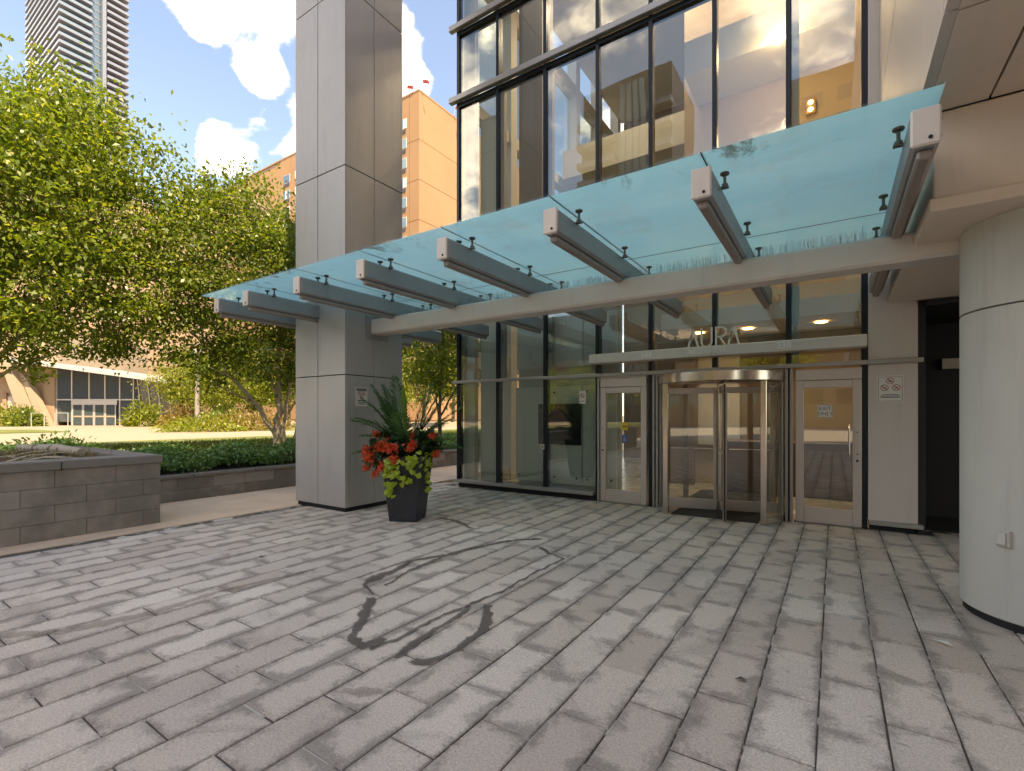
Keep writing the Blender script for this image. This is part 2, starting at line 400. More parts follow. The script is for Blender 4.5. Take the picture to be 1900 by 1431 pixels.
def wet_material(k=.72, c0=(.10, .08, .07), c1=(.18, .145, .125)):
    m = bpy.data.materials.new('wet_trail'); m.use_nodes = True; m.node_tree.nodes.clear(); t = NT(m.node_tree)
    a = t.new('ShaderNodeAttribute', attribute_name='edge').outputs['Fac']
    pos = t.new('ShaderNodeNewGeometry').outputs['Position']
    f = t.math('ADD', a, t.math('MULTIPLY', t.math('SUBTRACT', t.noise(pos, 15., 9., .74), .5), 2.1))
    f = t.math('MULTIPLY', t.ramp01(f, .22, .66), k)
    b = t.new('ShaderNodeBsdfPrincipled'); t.put(b, 'Base Color', t.mix(t.noise(pos, 60., 3.), c0, c1)); b.inputs['Roughness'].default_value = .42
    tr = t.new('ShaderNodeBsdfTransparent'); x = t.new('ShaderNodeMixShader'); t.put(x, 0, f); t.l.new(tr.outputs[0], x.inputs[1]); t.l.new(b.outputs[0], x.inputs[2])
    t.put(t.new('ShaderNodeOutputMaterial'), 0, x); return m
wet_m = wet_material(); smear_m = wet_material(.30, (.17, .11, .08), (.24, .17, .13))

# ------------------------------------------------------------------ SETTING: ground
tag(box('ground', ground_m, None, -900, 900, -900, 1200, -.6, -.05), kind='structure')
tag(box('terrace', walk_m, None, -880, -13.25, -300, 1100, -.04, .60), kind='structure')
tag(box('lawn', grass_m, None, -20.6, -13.27, -60, 60, .55, .66), kind='structure')
tag(box('lawn', grass_m, None, -45, -28.5, 16.5, 70, .55, .64), kind='structure')
tag(box('lawn', grass_m, None, -44, -36, 4, 9.0, .55, .64), kind='structure')
tag(box('path', path_m, None, -9.84, -7.70, -60, 60, -.045, .004), kind='structure')

# paving: slabs 0.287 x 0.57 in courses that run towards the entrance
plaza = tag(box('plaza_paving', joint_m, None, -7.70, 12, -9, 8.6, -.045, -.010), kind='structure')
PW, PL, G = .287, .571, .0042
def paver_geo(l, c=.007, jit=.004, g=rng):
    w2, l2 = PW/2-G/2, l/2-G/2
    j = lambda: g.uniform(-jit, jit)
    o = [(-w2+abs(j()), -l2+abs(j())), (w2-abs(j()), -l2+abs(j())), (w2-abs(j()), l2-abs(j())), (-w2+abs(j()), l2-abs(j()))]
    h = [g.uniform(-.0018, .0018) for _ in range(4)]
    vs = [(x, y, -.02) for x, y in o]+[(x, y, -c+h[i]) for i, (x, y) in enumerate(o)]
    vs += [(x-math.copysign(c, x), y-math.copysign(c, y), h[i]) for i, (x, y) in enumerate(o)]
    fs = [(8, 9, 10, 11)]+[(i, (i+1) % 4, 4+(i+1) % 4, 4+i) for i in range(4)]+[(4+i, 4+(i+1) % 4, 8+(i+1) % 4, 8+i) for i in range(4)]
    return vs, fs, w2, l2
def paver_mesh(items, name):
    """items: list of (x,y,z,len,rnd)"""
    vs = []; fs = []; uv = []; rn = []
    for (x, y, z, l, r_) in items:
        v, f, w2, l2 = paver_geo(l); b = len(vs)
        vs += [(a+x, bb+y, c+z) for a, bb, c in v]; fs += [tuple(i+b for i in q) for q in f]
        for q in f:
            rn.append(r_)
            for i in q: uv.append((v[i][0]/(2*w2)+.5, v[i][1]/(2*l2)+.5))
    me = bpy.data.meshes.new(name); me.from_pydata(vs, [], fs)
    u = me.uv_layers.new(name='UVMap'); u.data.foreach_set('uv', np.array(uv, dtype=np.float32).ravel())
    a = me.attributes.new('rnd', 'FLOAT', 'FACE'); a.data.foreach_set('value', np.array(rn, dtype=np.float32))
    me.materials.append(paver_m); return me
slots = []
k0 = int((-7.70+.07)/PW); 
for k in range(-26, 42):
    x = -.07+PW*(k+.5)
    if x-PW/2 < -7.71 or x+PW/2 > 11.9: continue
    off = (.0 if k % 2 else PL/2)+rng.uniform(-.07, .07)
    y = -8.9+off
    while y < 8.1:
        l = PL
        if y+l > 8.55: l = 8.55-y
        slots.append((x, y+l/2, rng.uniform(-.002, .002), l, min(1, max(0, rng.gauss(.5, .28)))))
        y += l
SY, CY = math.sin(R(33.589)), math.cos(R(33.589))
def seen(s):
    dep = -SY*s[0]+CY*s[1]; lat = CY*s[0]+SY*s[1]
    if dep < 1.7 or abs(lat) > dep*1.10: return 0
    if s[0] > .95 and s[1] > 5.3: return 0
    return 1/dep**2
slots.sort(key=lambda s: -seen(s))
variants = [paver_mesh([(0, 0, 0, PL, i/23)], 'paver') for i in range(24)]
near, rest = slots[:299], slots[299:]
for s in near:
    o = inst('paver', variants[int(s[4]*23)], plaza, (s[0], s[1], s[2]), (rng.uniform(-.0035, .0035), rng.uniform(-.005, .005), rng.choice((0, math.pi))))
    if abs(s[3]-PL) > .01: o.scale = (1, s[3]/PL, 1)
tag(inst('outer_pavers', paver_mesh(rest, 'outer_pavers'), plaza), kind='stuff')

# wet trails of hose water across the slabs
def trail(mb_v, mb_f, edge, pts, wid):
    P = [Vector((*p, 0)) for p in pts]; dense = []
    for i in range(len(P)-1):
        n = max(2, int((P[i+1]-P[i]).length/.05))
        for k in range(n): dense.append((P[i].lerp(P[i+1], k/n), wid[i]+(wid[i+1]-wid[i])*k/n))
    dense.append((P[-1], wid[-1])); b = len(mb_v); m = len(dense)
    for i, (p, wd) in enumerate(dense):
        d = (dense[min(i+1, m-1)][0]-dense[max(i-1, 0)][0]).normalized(); nrm = Vector((-d.y, d.x, 0))
        wd *= rng.uniform(.50, .95); sh = nrm*rng.uniform(-.012, .012)
        for j, s_ in enumerate((-1.5, -.6, .6, 1.5)):
            q = p+nrm*(wd*s_)+sh; mb_v.append((q.x, q.y, .0058)); edge.append((0., .8, .8, 0.)[j] if 0 < i < m-1 else 0.)
    for i in range(m-1):
        for j in range(3): mb_f.append((b+i*4+j, b+i*4+j+1, b+i*4+4+j+1, b+i*4+4+j))
TR = [([(-3.04, 5.29), (-3.25, 5.1), (-3.39, 4.83), (-3.5, 4.49), (-3.58, 4.1), (-3.75, 3.71), (-3.66, 3.45), (-3.64, 3.11), (-3.57, 2.93), (-3.38, 2.86), (-3.28, 2.8)], [.05, .05, .045, .05, .045, .04, .06, .075, .03, .012, .02]),
      ([(-3.28, 2.8), (-3.12, 2.59), (-2.94, 2.4), (-2.79, 2.19), (-2.63, 2.16), (-2.57, 2.33)], [.05, .055, .045, .04, .06, .05]),
      ([(-2.9, 4.94), (-2.66, 4.76), (-2.44, 4.67), (-2.45, 4.03), (-2.43, 3.53), (-2.47, 3.17), (-2.53, 2.76), (-2.52, 2.33), (-2.57, 2.13)], [.05, .022, .022, .018, .022, .028, .018, .028, .03]),
      ([(-2.47, 3.12), (-2.42, 2.86), (-2.41, 2.63), (-2.37, 2.33), (-2.33, 2.13)], [.03, .03, .02, .05, .03]),
      ([(-2.38, 3.21), (-2.22, 3.01), (-2.1, 2.76), (-2.08, 2.42), (-2.14, 2.23), (-2.25, 2.19)], [.04, .05, .045, .025, .05, .03]),
      ([(-3.58, 4.1), (-3.55, 3.81), (-3.53, 3.46), (-3.39, 3.01)], [.04, .03, .02, .02])]
def wet(label, items, m=wet_m):
    v, f, e = [], [], []
    for p, wd in items: trail(v, f, e, p, wd)
    me = bpy.data.meshes.new('water_stain'); me.from_pydata(v, [], f); a = me.attributes.new('edge', 'FLOAT', 'POINT')
    a.data.foreach_set('value', np.array(e, dtype=np.float32)); me.materials.append(m)
    return tag(inst('water_stain', me, None), label, 'water stain')
wet('long dark wet trail looping over the middle paving slabs', TR)
wet('damp dark patch on the paving beside the black plant pot', [([(-5.0, 5.5), (-4.7, 5.5), (-4.35, 5.35), (-4.1, 5.2)], [.03, .07, .05, .03])])
wet('faint brown smear on the paving near the stone planter', [([(-5.05, .7), (-4.6, 1.1), (-4.45, 1.6), (-4.5, 2.1), (-4.35, 3.0)], [.05, .09, .07, .05, .02])], smear_m)
wet('small round rusty spot in front of the wet trail', [([(-2.33, 1.72), (-2.2, 1.8), (-2.08, 1.87)], [.03, .055, .03])], smear_m)

# ------------------------------------------------------------------ ENTRANCE BUILDING
FY = 8.2
B = thing('entrance_building', 'glass fronted tower entrance with beige clad wall rising at the right', 'building', (0, FY, 0))
B.location = (0, 0, 0)
MX = [-6.83, -5.78, -4.66, -3.57, -2.60, -1.58, -.56, .34]
# mullions, dark
for i, x in enumerate(MX):
    z0 = .17 if i < 3 else 2.30
    box('mullion', mull_m, B, x-.035, x+.035, FY-.05, FY+.11, z0 if i not in (3, 4, 6, 7) else .0, 13.0, .006)
    if i < 7 and i not in (3, 4, 5): box('mullion_fin', rail_m, B, x+.038, x+.13, FY+.02, FY+.12, max(z0, 2.31), 8.36)
# horizontal rails
box('transom', rail_m, B, -6.93, .95, FY-.13, FY-.052, 2.235, 2.297, .006)
for z in (8.39, 9.95, 11.5):
    box('rail', rail_m, B, -7.0, .33, FY-.16, FY-.052, z-.06, z+.06, .008)
    box('rail_dark_trim', mull_m, B, -6.82, .33, FY-.052, FY+.10, z-.15, z-.062)  # dark strip directly under each rail
box('sill', rail_m, B, -6.9, -3.62, FY-.13, FY+.08, .105, .168, .006)
box('base', dark_m, B, -6.82, -3.62, FY-.03, FY+.06, -.02, .104)
# panes
def pane(x0, x1, z0, z1, y=FY, m=gl_m, name='pane', par=B):
    return box(name, m, par, x0, x1, y-.006, y+.006, z0, z1)
for i in range(7):
    a, b = MX[i]+.036, MX[i+1]-.036
    if i < 3: pane(a, b, .17, 2.235)
    pane(a, b, 2.30, 8.245); pane(a, b, 8.455, 9.80); pane(a, b, 10.015, 11.35); pane(a, b, 11.565, 13.0)
# header beam with address and name
hb = box('header_beam', beam_m, B, -3.61, .36, FY-.32, FY-.08, 2.46, 2.62, .01)
TX = (R(90), 0, 0)
text('386', .13, etch_m, hb, (-2.58, FY-.324, 2.54), TX, .006, 'address_number')
text('338', .13, etch_m, hb, (-.60, FY-.324, 2.54), TX, .006, 'address_number')
text('RESIDENCES', .085, etch_m, hb, (-1.63, FY-.324, 2.53), TX, .006, 'name_line', sx=1.15)
# tall open letters A U R A standing on the beam
def letter(ch, x, wd=.15, h=.30, th=.024):
    m_ = MB(); z0 = 2.62
    def stroke(p, q):
        p, q = Vector(p), Vector(q); d = (q-p); n = Vector((-d.y, d.x)).normalized()*th/2
        m_.prism([(p.x-n.x, p.y-n.y), (q.x-n.x, q.y-n.y), (q.x+n.x, q.y+n.y), (p.x+n.x, p.y+n.y)], 'y', FY-.24, FY-.20)
    if ch == 'A': stroke((x-wd/2, z0), (x, z0+h)); stroke((x, z0+h), (x+wd/2, z0)); stroke((x-wd*.30, z0+.10), (x-wd*.10, z0+.20))
    if ch == 'U':
        pts = [(x-wd/2, z0+h)]+[(x+wd/2*math.cos(t), z0+wd/2+wd/2*math.sin(t)) for t in np.linspace(math.pi, 2*math.pi, 7)]+[(x+wd/2, z0+h)]
        for p, q in zip(pts, pts[1:]): stroke(p, q)
    if ch == 'R':
        stroke((x-wd*.4, z0), (x-wd*.4, z0+h)); pts = [(x-wd*.4, z0+h-.012)]+[(x+wd*.1+.07*math.cos(t), z0+h-.085+.073*math.sin(t)) for t in np.linspace(math.pi/2, -math.pi/2, 7)]+[(x-wd*.4, z0+h-.16)]
        for p, q in zip(pts, pts[1:]): stroke(p, q)
        stroke((x-.01, z0+h-.16), (x+wd*.5, z0))
    m_.obj('letter', letter_m, hb)
for ch, x in zip('AURA', (-1.86, -1.66, -1.46, -1.29+.02)): letter(ch, x)
# pilaster and dark recess, right wall
box('pilaster', alub_m, B, .38, .90, FY-.06, FY+.5, .14, 2.233)
box('pilaster', alub_m, B, .38, .90, FY-.06, FY+.5, 2.30, 3.68)
box('pilaster', alub_m, B, .378, .60, FY-.055, FY+.5, 3.681, 13.0)
box('pilaster_base', dark_m, B, .40, .88, FY-.0, FY+.4, -.02, .085)
box('pilaster_sill', rail_m, B, .39, .95, FY-.13, FY+.02, .085, .139, .006)
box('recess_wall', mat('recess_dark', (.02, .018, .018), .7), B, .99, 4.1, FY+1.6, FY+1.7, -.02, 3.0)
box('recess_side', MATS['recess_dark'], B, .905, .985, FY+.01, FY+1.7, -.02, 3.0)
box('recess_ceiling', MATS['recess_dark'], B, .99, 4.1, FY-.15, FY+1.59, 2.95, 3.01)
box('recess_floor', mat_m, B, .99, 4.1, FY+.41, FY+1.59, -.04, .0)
box('recess_light_shelf', wallint_m, B, 1.35, 2.2, FY+1.45, FY+1.58, 2.25, 2.40)
# right wing over the round column: soffit, left wall in big panels, drop beam
WX = .50
for zi, (z0, z1) in enumerate(((3.752, 5.6), (5.615, 7.4), (7.415, 9.4), (9.415, 12.9))):
    for yi, (y0, y1) in enumerate(((-16, -9), (-8.985, -2), (-1.985, 3.52), (3.535, 8.13))):
        box('wall_panel', alub_m, B, WX, WX+.06, y0, y1, z0, z1)
box('wing_core', dark_m, B, WX+.062, 6.9, -15.9, 8.12, 3.80, 12.88)
for (x0, x1) in ((WX+.062, .89), (.905, 2.3), (2.315, 4.2), (4.215, 6.9)):
    for (y0, y1) in ((-15.9, -9), (-8.985, -3.2), (-3.185, .2), (.215, 3.535), (3.55, 4.64)):
        box('soffit_panel', sof_m, B, x0, x1, y0, y1, 3.752, 3.799)
box('drop_beam', sof_m, B, .60, 6.8, 4.645, 8.0, 3.115, 3.748, .01)
box('drop_beam_lip', sof_m, B, .575, 6.85, 4.59, 8.02, 3.02, 3.113, .008)
box('wing_wall', alub_m, B, 4.2, 6.9, 8.125, 24, 0, 12.9)
box('wing_pier', alub_m, B, 5.6, 6.8, -6, -5, 0, 3.75)
# block above and behind the lobby
box('upper_block', alub_m, B, -6.82, 4.15, FY+.13, 24, 13.02, 14)
box('pilaster_upper_return', alub_m, B, .605, 4.18, FY+.55, FY+.9, 3.02, 13)
# side wall of the lobby (towards the garden): white posts and beams with glass
for i, y in enumerate((8.33, 9.75, 11.55, 13.3, 15.0, 16.7)):
    box('side_post', white_m, B, -6.80, -6.50, y, y+.26 if i else y+.12, .02, 12.9)
    if i < 5:
        y1 = (8.33, 9.75, 11.55, 13.3, 15.0, 16.7)[i+1]; ya = y+(.27 if i else .13)
        for (z0, z1) in ((.02, .30), (2.6, 2.95), (5.55, 5.85), (8.15, 8.42), (11.2, 11.6)): box('side_rail', white_m, B, -6.78, -6.56, ya, y1-.01, z0, z1)
        for (z0, z1) in ((.31, 2.59), (2.96, 5.54), (5.86, 8.14), (8.43, 11.19)): box('pane', gl_m, B, -6.72, -6.71, ya, y1-.01, z0, z1)
# lobby
box('lobby_floor', tile_m, B, -6.79, .89, FY+.12, 17, -.03, .004)
for k in range(5): box('floor_joint', wallint2_m, B, -6.4, .8, 9.4+k*1.3, 9.415+k*1.3, .004, .007)
box('lobby_ceiling', ceil_m, B, -6.48, .6, FY+.62, 17, 12.2, 12.5)
for k in range(2):
    box('ceiling_panel', ceil_m, B, -6.2+k*2.6, -3.75+k*2.6, 8.6, 10.1, 11.95, 12.19); box('ceiling_panel', ceil_m, B, -6.2+k*2.6, -3.75+k*2.6, 10.25, 12.2, 11.93, 12.19)
box('back_wall', mat('lobby_tan', (.50, .37, .23), .7, var=.06, vscale=.9), B, -2.9, .89, 11.6, 11.75, .01, 12.2)
box('lobby_side_wall', wallint_m, B, .892, .904, FY+.51, 17, .01, 12.2)
box('back_wall_return', wallint_m, B, -2.9, -2.75, 11.76, 17, 3.3, 12.2)
box('rear_wall', wallint2_m, B, -6.4, .89, 17.01, 17.1, .01, 12.2)
box('bulkhead', ceil_m, B, -2.6, .3, 10.4, 11.59, 8.6, 9.3)
box('bulkhead', ceil_m, B, -6.4, -2.95, 12.2, 13.2, 8.2, 9.0)
box('recess_shade_block', mat('lobby_shadow', (.33, .27, .19), .7), B, -.62, .33, 11.3, 11.59, 6.0, 7.4)  # solid block; the shade of a recess is put into its darker colour
box('lobby_column', wallint2_m, B, -5.95, -5.35, 9.25, 9.75, .01, 12.0)
box('wood_panel', wood_m, B, -3.4, -2.6, 11.2, 11.3, .01, 3.2)
box('wood_panel', wood_m, B, -1.55, -.75, 11.45, 11.55, .01, 3.2)
box('mezzanine', ceil_m, B, -2.88, .89, 9.7, 11.58, 3.25, 3.55)
box('lobby_screen', white_m, B, -2.55, -1.7, 11.40, 11.46, .9, 2.9)
box('reception_desk', wood_m, B, -1.9, .6, 10.6, 11.1, .01, 1.05, .02)
# frosted wall panels behind the left bays, with stand-off bolts and a dark screen
box('lining_wall', mat('lining_grey', (.62, .64, .60), .6), B, -5.55, -3.3, 8.62, 8.70, .01, 5.2)
box('lining_wall', mat('lining_green', (.66, .70, .62), .6, var=.05), B, -6.45, -6.0, 8.48, 8.56, .01, 8.0)
for x0, x1 in ((-5.52, -4.72), (-4.70, -4.02), (-4.00, -3.32)):
    fp = box('frosted_panel', frost_m, B, x0, x1, 8.46, 8.48, .22, 2.12)
    for bx_ in (x0+.1, x1-.1):
        for bz in (.34, 2.0): MB().cyl((bx_, 8.435, bz), (bx_, 8.46, bz), .022, n=10).obj('bolt', chrome_m, fp)
    box('upper_lining_panel', white_m, B, x0, x1, 8.50, 8.52, 2.5, 4.3)
box('screen', black_m, B, -4.95, -4.02, 8.40, 8.44, .98, 1.78, .006)
box('door_mat', mat_m, B, -2.3, -.9, 9.5, 10.6, .005, .014)
box('door_mat', mat_m, B, -.1, .3, 8.7, 9.2, .005, .014)
# lit wall lamps and ceiling downlights
lamp_m = emat('lamp_glow', (1., .62, .26), 4.)
for (x, z) in ((-.55, 9.45), (-.40, 7.80)):
    l = box('wall_lamp', mat('lamp_brass', (.45, .25, .10), .4, .5), B, x-.09, x+.09, 11.50, 11.595, z-.15, z+.15, .01)
    for dz in (-.07, .07): MB().cyl((x, 11.485, z+dz), (x, 11.499, z+dz), .045, n=12).obj('bulb', lamp_m, l)
def plamp(x, y, z, e, r=.08):
    L = bpy.data.lights.new('downlight_bulb', 'SPOT'); L.energy = e*(1.3 if z < 5 else 2.2); L.spot_size = R(125 if z < 5 else 172); L.spot_blend = .8; L.color = (1, .93, .83); L.shadow_soft_size = r
    o = bpy.data.objects.new('downlight_bulb', L); link(o, B); o.location = (x, y, z)
for (x, y, z, e) in ((-4.6, 10.9, 11.9, 22), (-3.2, 10.9, 11.9, 26), (-1.2, 10.4, 11.9, 24), (.0, 10.4, 11.9, 24), (-1.4, 10.4, 3.24, 5), (-.2, 10.4, 3.24, 6), (-2.3, 10.4, 3.24, 5)):
    MB().lathe([(.0, z-.012), (.085, z-.012), (.10, z-.006), (.10, z)], 16, Matrix.Translation((x, y, 0))).obj('downlight', lamp_m, B)
    plamp(x, y, z-.04, e)

for (x, z) in ((-.55, 9.45), (-.40, 7.80)):
    L = bpy.data.lights.new('wall_lamp_bulb', 'POINT'); L.energy = 9; L.color = (1, .84, .62); L.shadow_soft_size = .12
    o = bpy.data.objects.new('wall_lamp_bulb', L); link(o, B); o.location = (x-.3, 10.2, z-.9)
# hinged doors
def swing_door(x0, x1, label, ztop=2.2, handle_left=True):
    d = box('door', door_m, B, x0, x1, FY-.07, FY+.03, ztop-.16, ztop, .006); d['label'] = label
    box('stile', door_m, d, x0, x0+.10, FY-.065, FY+.02, .02, ztop-.162, .005); box('stile', door_m, d, x1-.10, x1, FY-.065, FY+.02, .02, ztop-.162, .005)
    box('top_rail', door_m, d, x0+.102, x1-.102, FY-.065, FY+.02, ztop-.27, ztop-.164, .005)
    box('bottom_rail', door_m, d, x0+.102, x1-.102, FY-.065, FY+.02, .02, .24, .005)
    box('pane', gl2_m, d, x0+.10, x1-.10, FY-.028, FY-.018, .242, ztop-.272)
    box('threshold', chrome_m, d, x0-.02, x1+.02, FY-.10, FY+.05, -.0, .018)
    hx = x0+.05 if handle_left else x1-.05
    for z in (.93, 1.02, 1.32): MB().cyl((hx, FY-.066, z), (hx, FY-.085, z), .016 if z < 1 else .009, n=12).obj('lock', black_m, d)
    return d
d1 = swing_door(-3.50, -2.66, 'left hinged glass door with pale metal frame', 2.21, True)
d2 = swing_door(-.47, .31, 'right hinged glass door marked exit only', 2.21, False)
MB().tube([(.17, FY-.07, 1.42), (.17, FY-.13, 1.38), (.17, FY-.13, 1.02), (.17, FY-.07, .98)], .011, 8).obj('pull_handle', chrome_m, d2, True)
# jamb fins beside the revolving door
for x in (-2.55, -2.49, -2.43, -.66, -.60, -.54): box('jamb', rail_m, B, x, x+.035, FY-.10, FY+.04, .0, 2.232, .004)
for x in (-3.60,): box('jamb', rail_m, B, x+.045, x+.085, FY-.08, FY+.03, .0, 2.232, .004)
box('door_head', door_m, B, -3.50, -2.66, FY-.075, FY+.03, 2.212, 2.233)

# revolving door
CX, CYD, RD = -1.53, 8.36, .93
T = Matrix.Translation((CX, CYD, 0))
rv = MB().lathe([(.0, 2.05), (RD+.03, 2.05), (RD+.045, 2.06), (RD+.045, 2.19), (RD+.03, 2.2), (.0, 2.2)], 64, T).obj('revolving_door', bronze_m, B, True)
rv['label'] = 'revolving door with polished bronze drum'
for nm, a0, a1 in (('drum_wall', R(138), R(222)), ('drum_wall', R(-42), R(42))):
    MB().lathe([(RD, .08), (RD, 2.02)], 24, T, a0, a1).obj(nm, gl2_m, rv, True)
    MB().lathe([(RD-.02, .0), (RD+.025, .0), (RD+.025, .09), (RD-.02, .09)], 24, T, a0, a1).obj('drum_kick', chrome_m, rv, True)
for a in (222, 138, -42, 42):
    x, y = CX+RD*math.cos(R(a)), CYD+RD*math.sin(R(a))
    box('drum_post', bronze_m, rv, x-.04, x+.04, y-.04, y+.04, .0, 2.049, .006)
MB().cyl((CX, CYD, .02), (CX, CYD, 2.03), .05, n=16).obj('centre_shaft', bronze_m, rv, True)
for a in (-76, 14, 104, 194):
    M_ = T @ Matrix.Rotation(R(a), 4, 'Z'); L = RD-.045
    wg = MB().box(.05, L, -.005, .005, .2, 1.9, M_).obj('wing', gl2_m, rv)
    f = MB().cbox(.055, L, -.022, .022, 1.905, 2.0, .004, M_).cbox(.055, L, -.022, .022, .03, .195, .004, M_).cbox(L-.05, L, -.02, .02, .197, 1.903, .004, M_).cbox(.055, .10, -.02, .02, .197, 1.903, .004, M_)
    f.obj('wing_frame', door_m if a != -76 else bronze_m, wg)
    MB().cbox(.12, L-.06, -.035, -.012, 1.0, 1.025, .004, M_).obj('push_bar', chrome_m, wg)
    MB().box(L, L+.018, -.012, .012, .03, 2.0, M_).obj('brush_seal', black_m, wg)
box('floor_ring', mat_m, rv, CX-.62, CX+.62, CYD-.62, CYD+.62, .002, .010)

# ------------------------------------------------------------------ things on the building: signs
def circle_ban(par, cx, cz, r, y, axis='y', m=signr_m):
    pass
class Board:
    """flat sign: u to the right, v up, lies on a vertical plane; rot about z"""
    def __init__(s, name, label, loc, rz, wd, h, m, cat='sign', th=.008):
        s.o = thing(name, label, cat, loc, rz); s.th = th
        box('board', m, s.o, -wd/2, wd/2, 0, th, -h/2, h/2, .002)
    def rect(s, u, v, wd, h, m, name='print_line', d=.0016): return box(name, m, s.o, u-wd/2, u+wd/2, -d, -.0003, v-h/2, v+h/2)
    def ban(s, u, v, r, m=signr_m, glyph='cig'):
        b = MB(); n = 24
        for i in range(n):
            a0, a1 = 2*math.pi*i/n, 2*math.pi*(i+1)/n
            b.prism([(u+r*math.cos(a0), v+r*math.sin(a0)), (u+r*math.cos(a1), v+r*math.sin(a1)), (u+r*.82*math.cos(a1), v+r*.82*math.sin(a1)), (u+r*.82*math.cos(a0), v+r*.82*math.sin(a0))], 'y', -.002, -.0003)
        k = r*.68; t = r*.09
        b.prism([(u-k-t, v+k-t), (u-k+t, v+k+t), (u+k+t, v-k+t), (u+k-t, v-k-t)], 'y', -.0024, -.0003)
        o = b.obj('prohibition_ring', m, s.o); g = MB()
        if glyph == 'cig': g.box(u-r*.5, u+r*.45, -.0018, -.0003, v-r*.22, v-r*.06).box(u+r*.22, u+r*.32, -.0018, -.0003, v+.0, v+r*.35)
        if glyph == 'vape': g.prism([(u-r*.55, v-r*.5), (u-r*.42, v-r*.6), (u+r*.5, v+r*.3), (u+r*.38, v+r*.42)], 'y', -.0018, -.0003)
        if glyph == 'leaf':
            for a in (-70, -35, 0, 35, 70):
                c_, s_ = math.sin(R(a)), math.cos(R(a)); g.prism([(u, v-r*.3), (u+c_*r*.3-s_*r*.09, v-r*.3+s_*r*.3+c_*r*.09), (u+c_*r*.8, v-r*.3+s_*r*.8), (u+c_*r*.3+s_*r*.09, v-r*.3+s_*r*.3-c_*r*.09)], 'y', -.0018, -.0003)
        g.obj('pictogram', signb_m, s.o)
    def txt(s, body, size, u, v, m, sx=1.): return text(body, size, m, s.o, (u, -.0012, v), TX, .0006, 'lettering', sx=sx)
sg = Board('smoking_sign', 'square white sign with three red prohibition rings on beige pilaster', (.615, FY-.071, 1.90), 0, .285, .36, signw_m)
for u, v, wd, h in ((0, .16, .25, .005), (0, -.16, .25, .005), (-.125, 0, .005, .315), (.125, 0, .005, .315)): sg.rect(u, v, wd, h, signr_m, 'border_line')
sg.ban(0, .108, .043, glyph='leaf'); sg.ban(-.06, .018, .043); sg.ban(.065, .018, .043, glyph='vape')
for v, wd in ((-.075, .17), (-.095, .21), (-.112, .20)): sg.rect(0, v, wd, .008, signb_m)
# notice on the square column (faces +X)
ns = Board('notice_sign', 'small white notice sign on the dark side of square column', (-6.469, 5.275, 1.855), R(90), .235, .31, signw_m)
ns.rect(0, .117, .20, .045, signb_m, 'header_band'); ns.txt('NOTICE', .044, 0, .117, signw_m, 1.05)
ns.ban(-.042, .052, .036, glyph='cig'); ns.ban(.042, .052, .036, glyph='vape'); ns.ban(0, -.012, .034, glyph='leaf')
ns.rect(0, -.063, .15, .016, signb_m)
for v, wd in ((-.09, .16), (-.105, .12), (-.12, .14)): ns.rect(0, v, wd, .006, signb_m)
ex = Board('exit_sign', 'small exit only sign on the right glass door', (-.11, FY-.032, 1.61), 0, .185, .185, mat('sign_tan', (.86, .76, .64), .5), th=.003)
ex.txt('EXIT', .072, 0, .035, signb_m); ex.txt('ONLY', .068, 0, -.040, signb_m)
for u, v, wd, h in ((0, .085, .175, .004), (0, -.085, .175, .004), (-.086, 0, .004, .17), (.086, 0, .004, .17)): ex.rect(u, v, wd, h, signb_m, 'border_line')
ac = Board('access_sticker', 'blue wheelchair access sticker on the left glass door', (-3.06, FY-.032, 1.14), 0, .10, .12, signblue_m, 'sticker', .002)
wb = MB()
for a, b in (((-.005, .042), (-.005, .03)), ((-.006, .022), (-.002, -.006)), ((-.002, -.006), (.018, -.006)), ((.018, -.006), (.027, -.034)), ((-.004, .012), (.014, .012))):
    p, q = Vector(a), Vector(b); n = Vector((-(q-p).y, (q-p).x)).normalized()*.004
    wb.prism([tuple(p-n), tuple(q-n), tuple(q+n), tuple(p+n)], 'y', -.0016, -.0003)
for i in range(10):
    a0, a1 = R(120+i*24), R(144+i*24); wb.prism([(-.004+.027*math.cos(a0), -.018+.027*math.sin(a0)), (-.004+.027*math.cos(a1), -.018+.027*math.sin(a1)), (-.004+.02*math.cos(a1), -.018+.02*math.sin(a1)), (-.004+.02*math.cos(a0), -.018+.02*math.sin(a0))], 'y', -.0016, -.0003)
wb.obj('wheelchair_symbol', signw_m, ac.o)
ys = Board('caution_sticker', 'yellow caution sticker on the left glass door', (-3.06, FY-.032, 1.36), 0, .115, .14, yellow_m, 'sticker', .002)
ys.rect(0, 0, .085, .018, signb_m, 'print_band')
nk = Board('no_smoking_sticker', 'small white no smoking sticker inside the left window bay', (-3.875, FY-.016, 1.885), 0, .13, .235, signw_m, 'sticker', .003)
nk.ban(0, .03, .045); nk.rect(0, -.07, .09, .012, signr_m)
ib = Board('button_plate', 'small square call button plate on dark window mullion', (-4.70, FY-.066, .945), 0, .085, .10, metal_m, 'button', .012)
ib.rect(0, 0, .035, .035, signr_m, 'push_button')

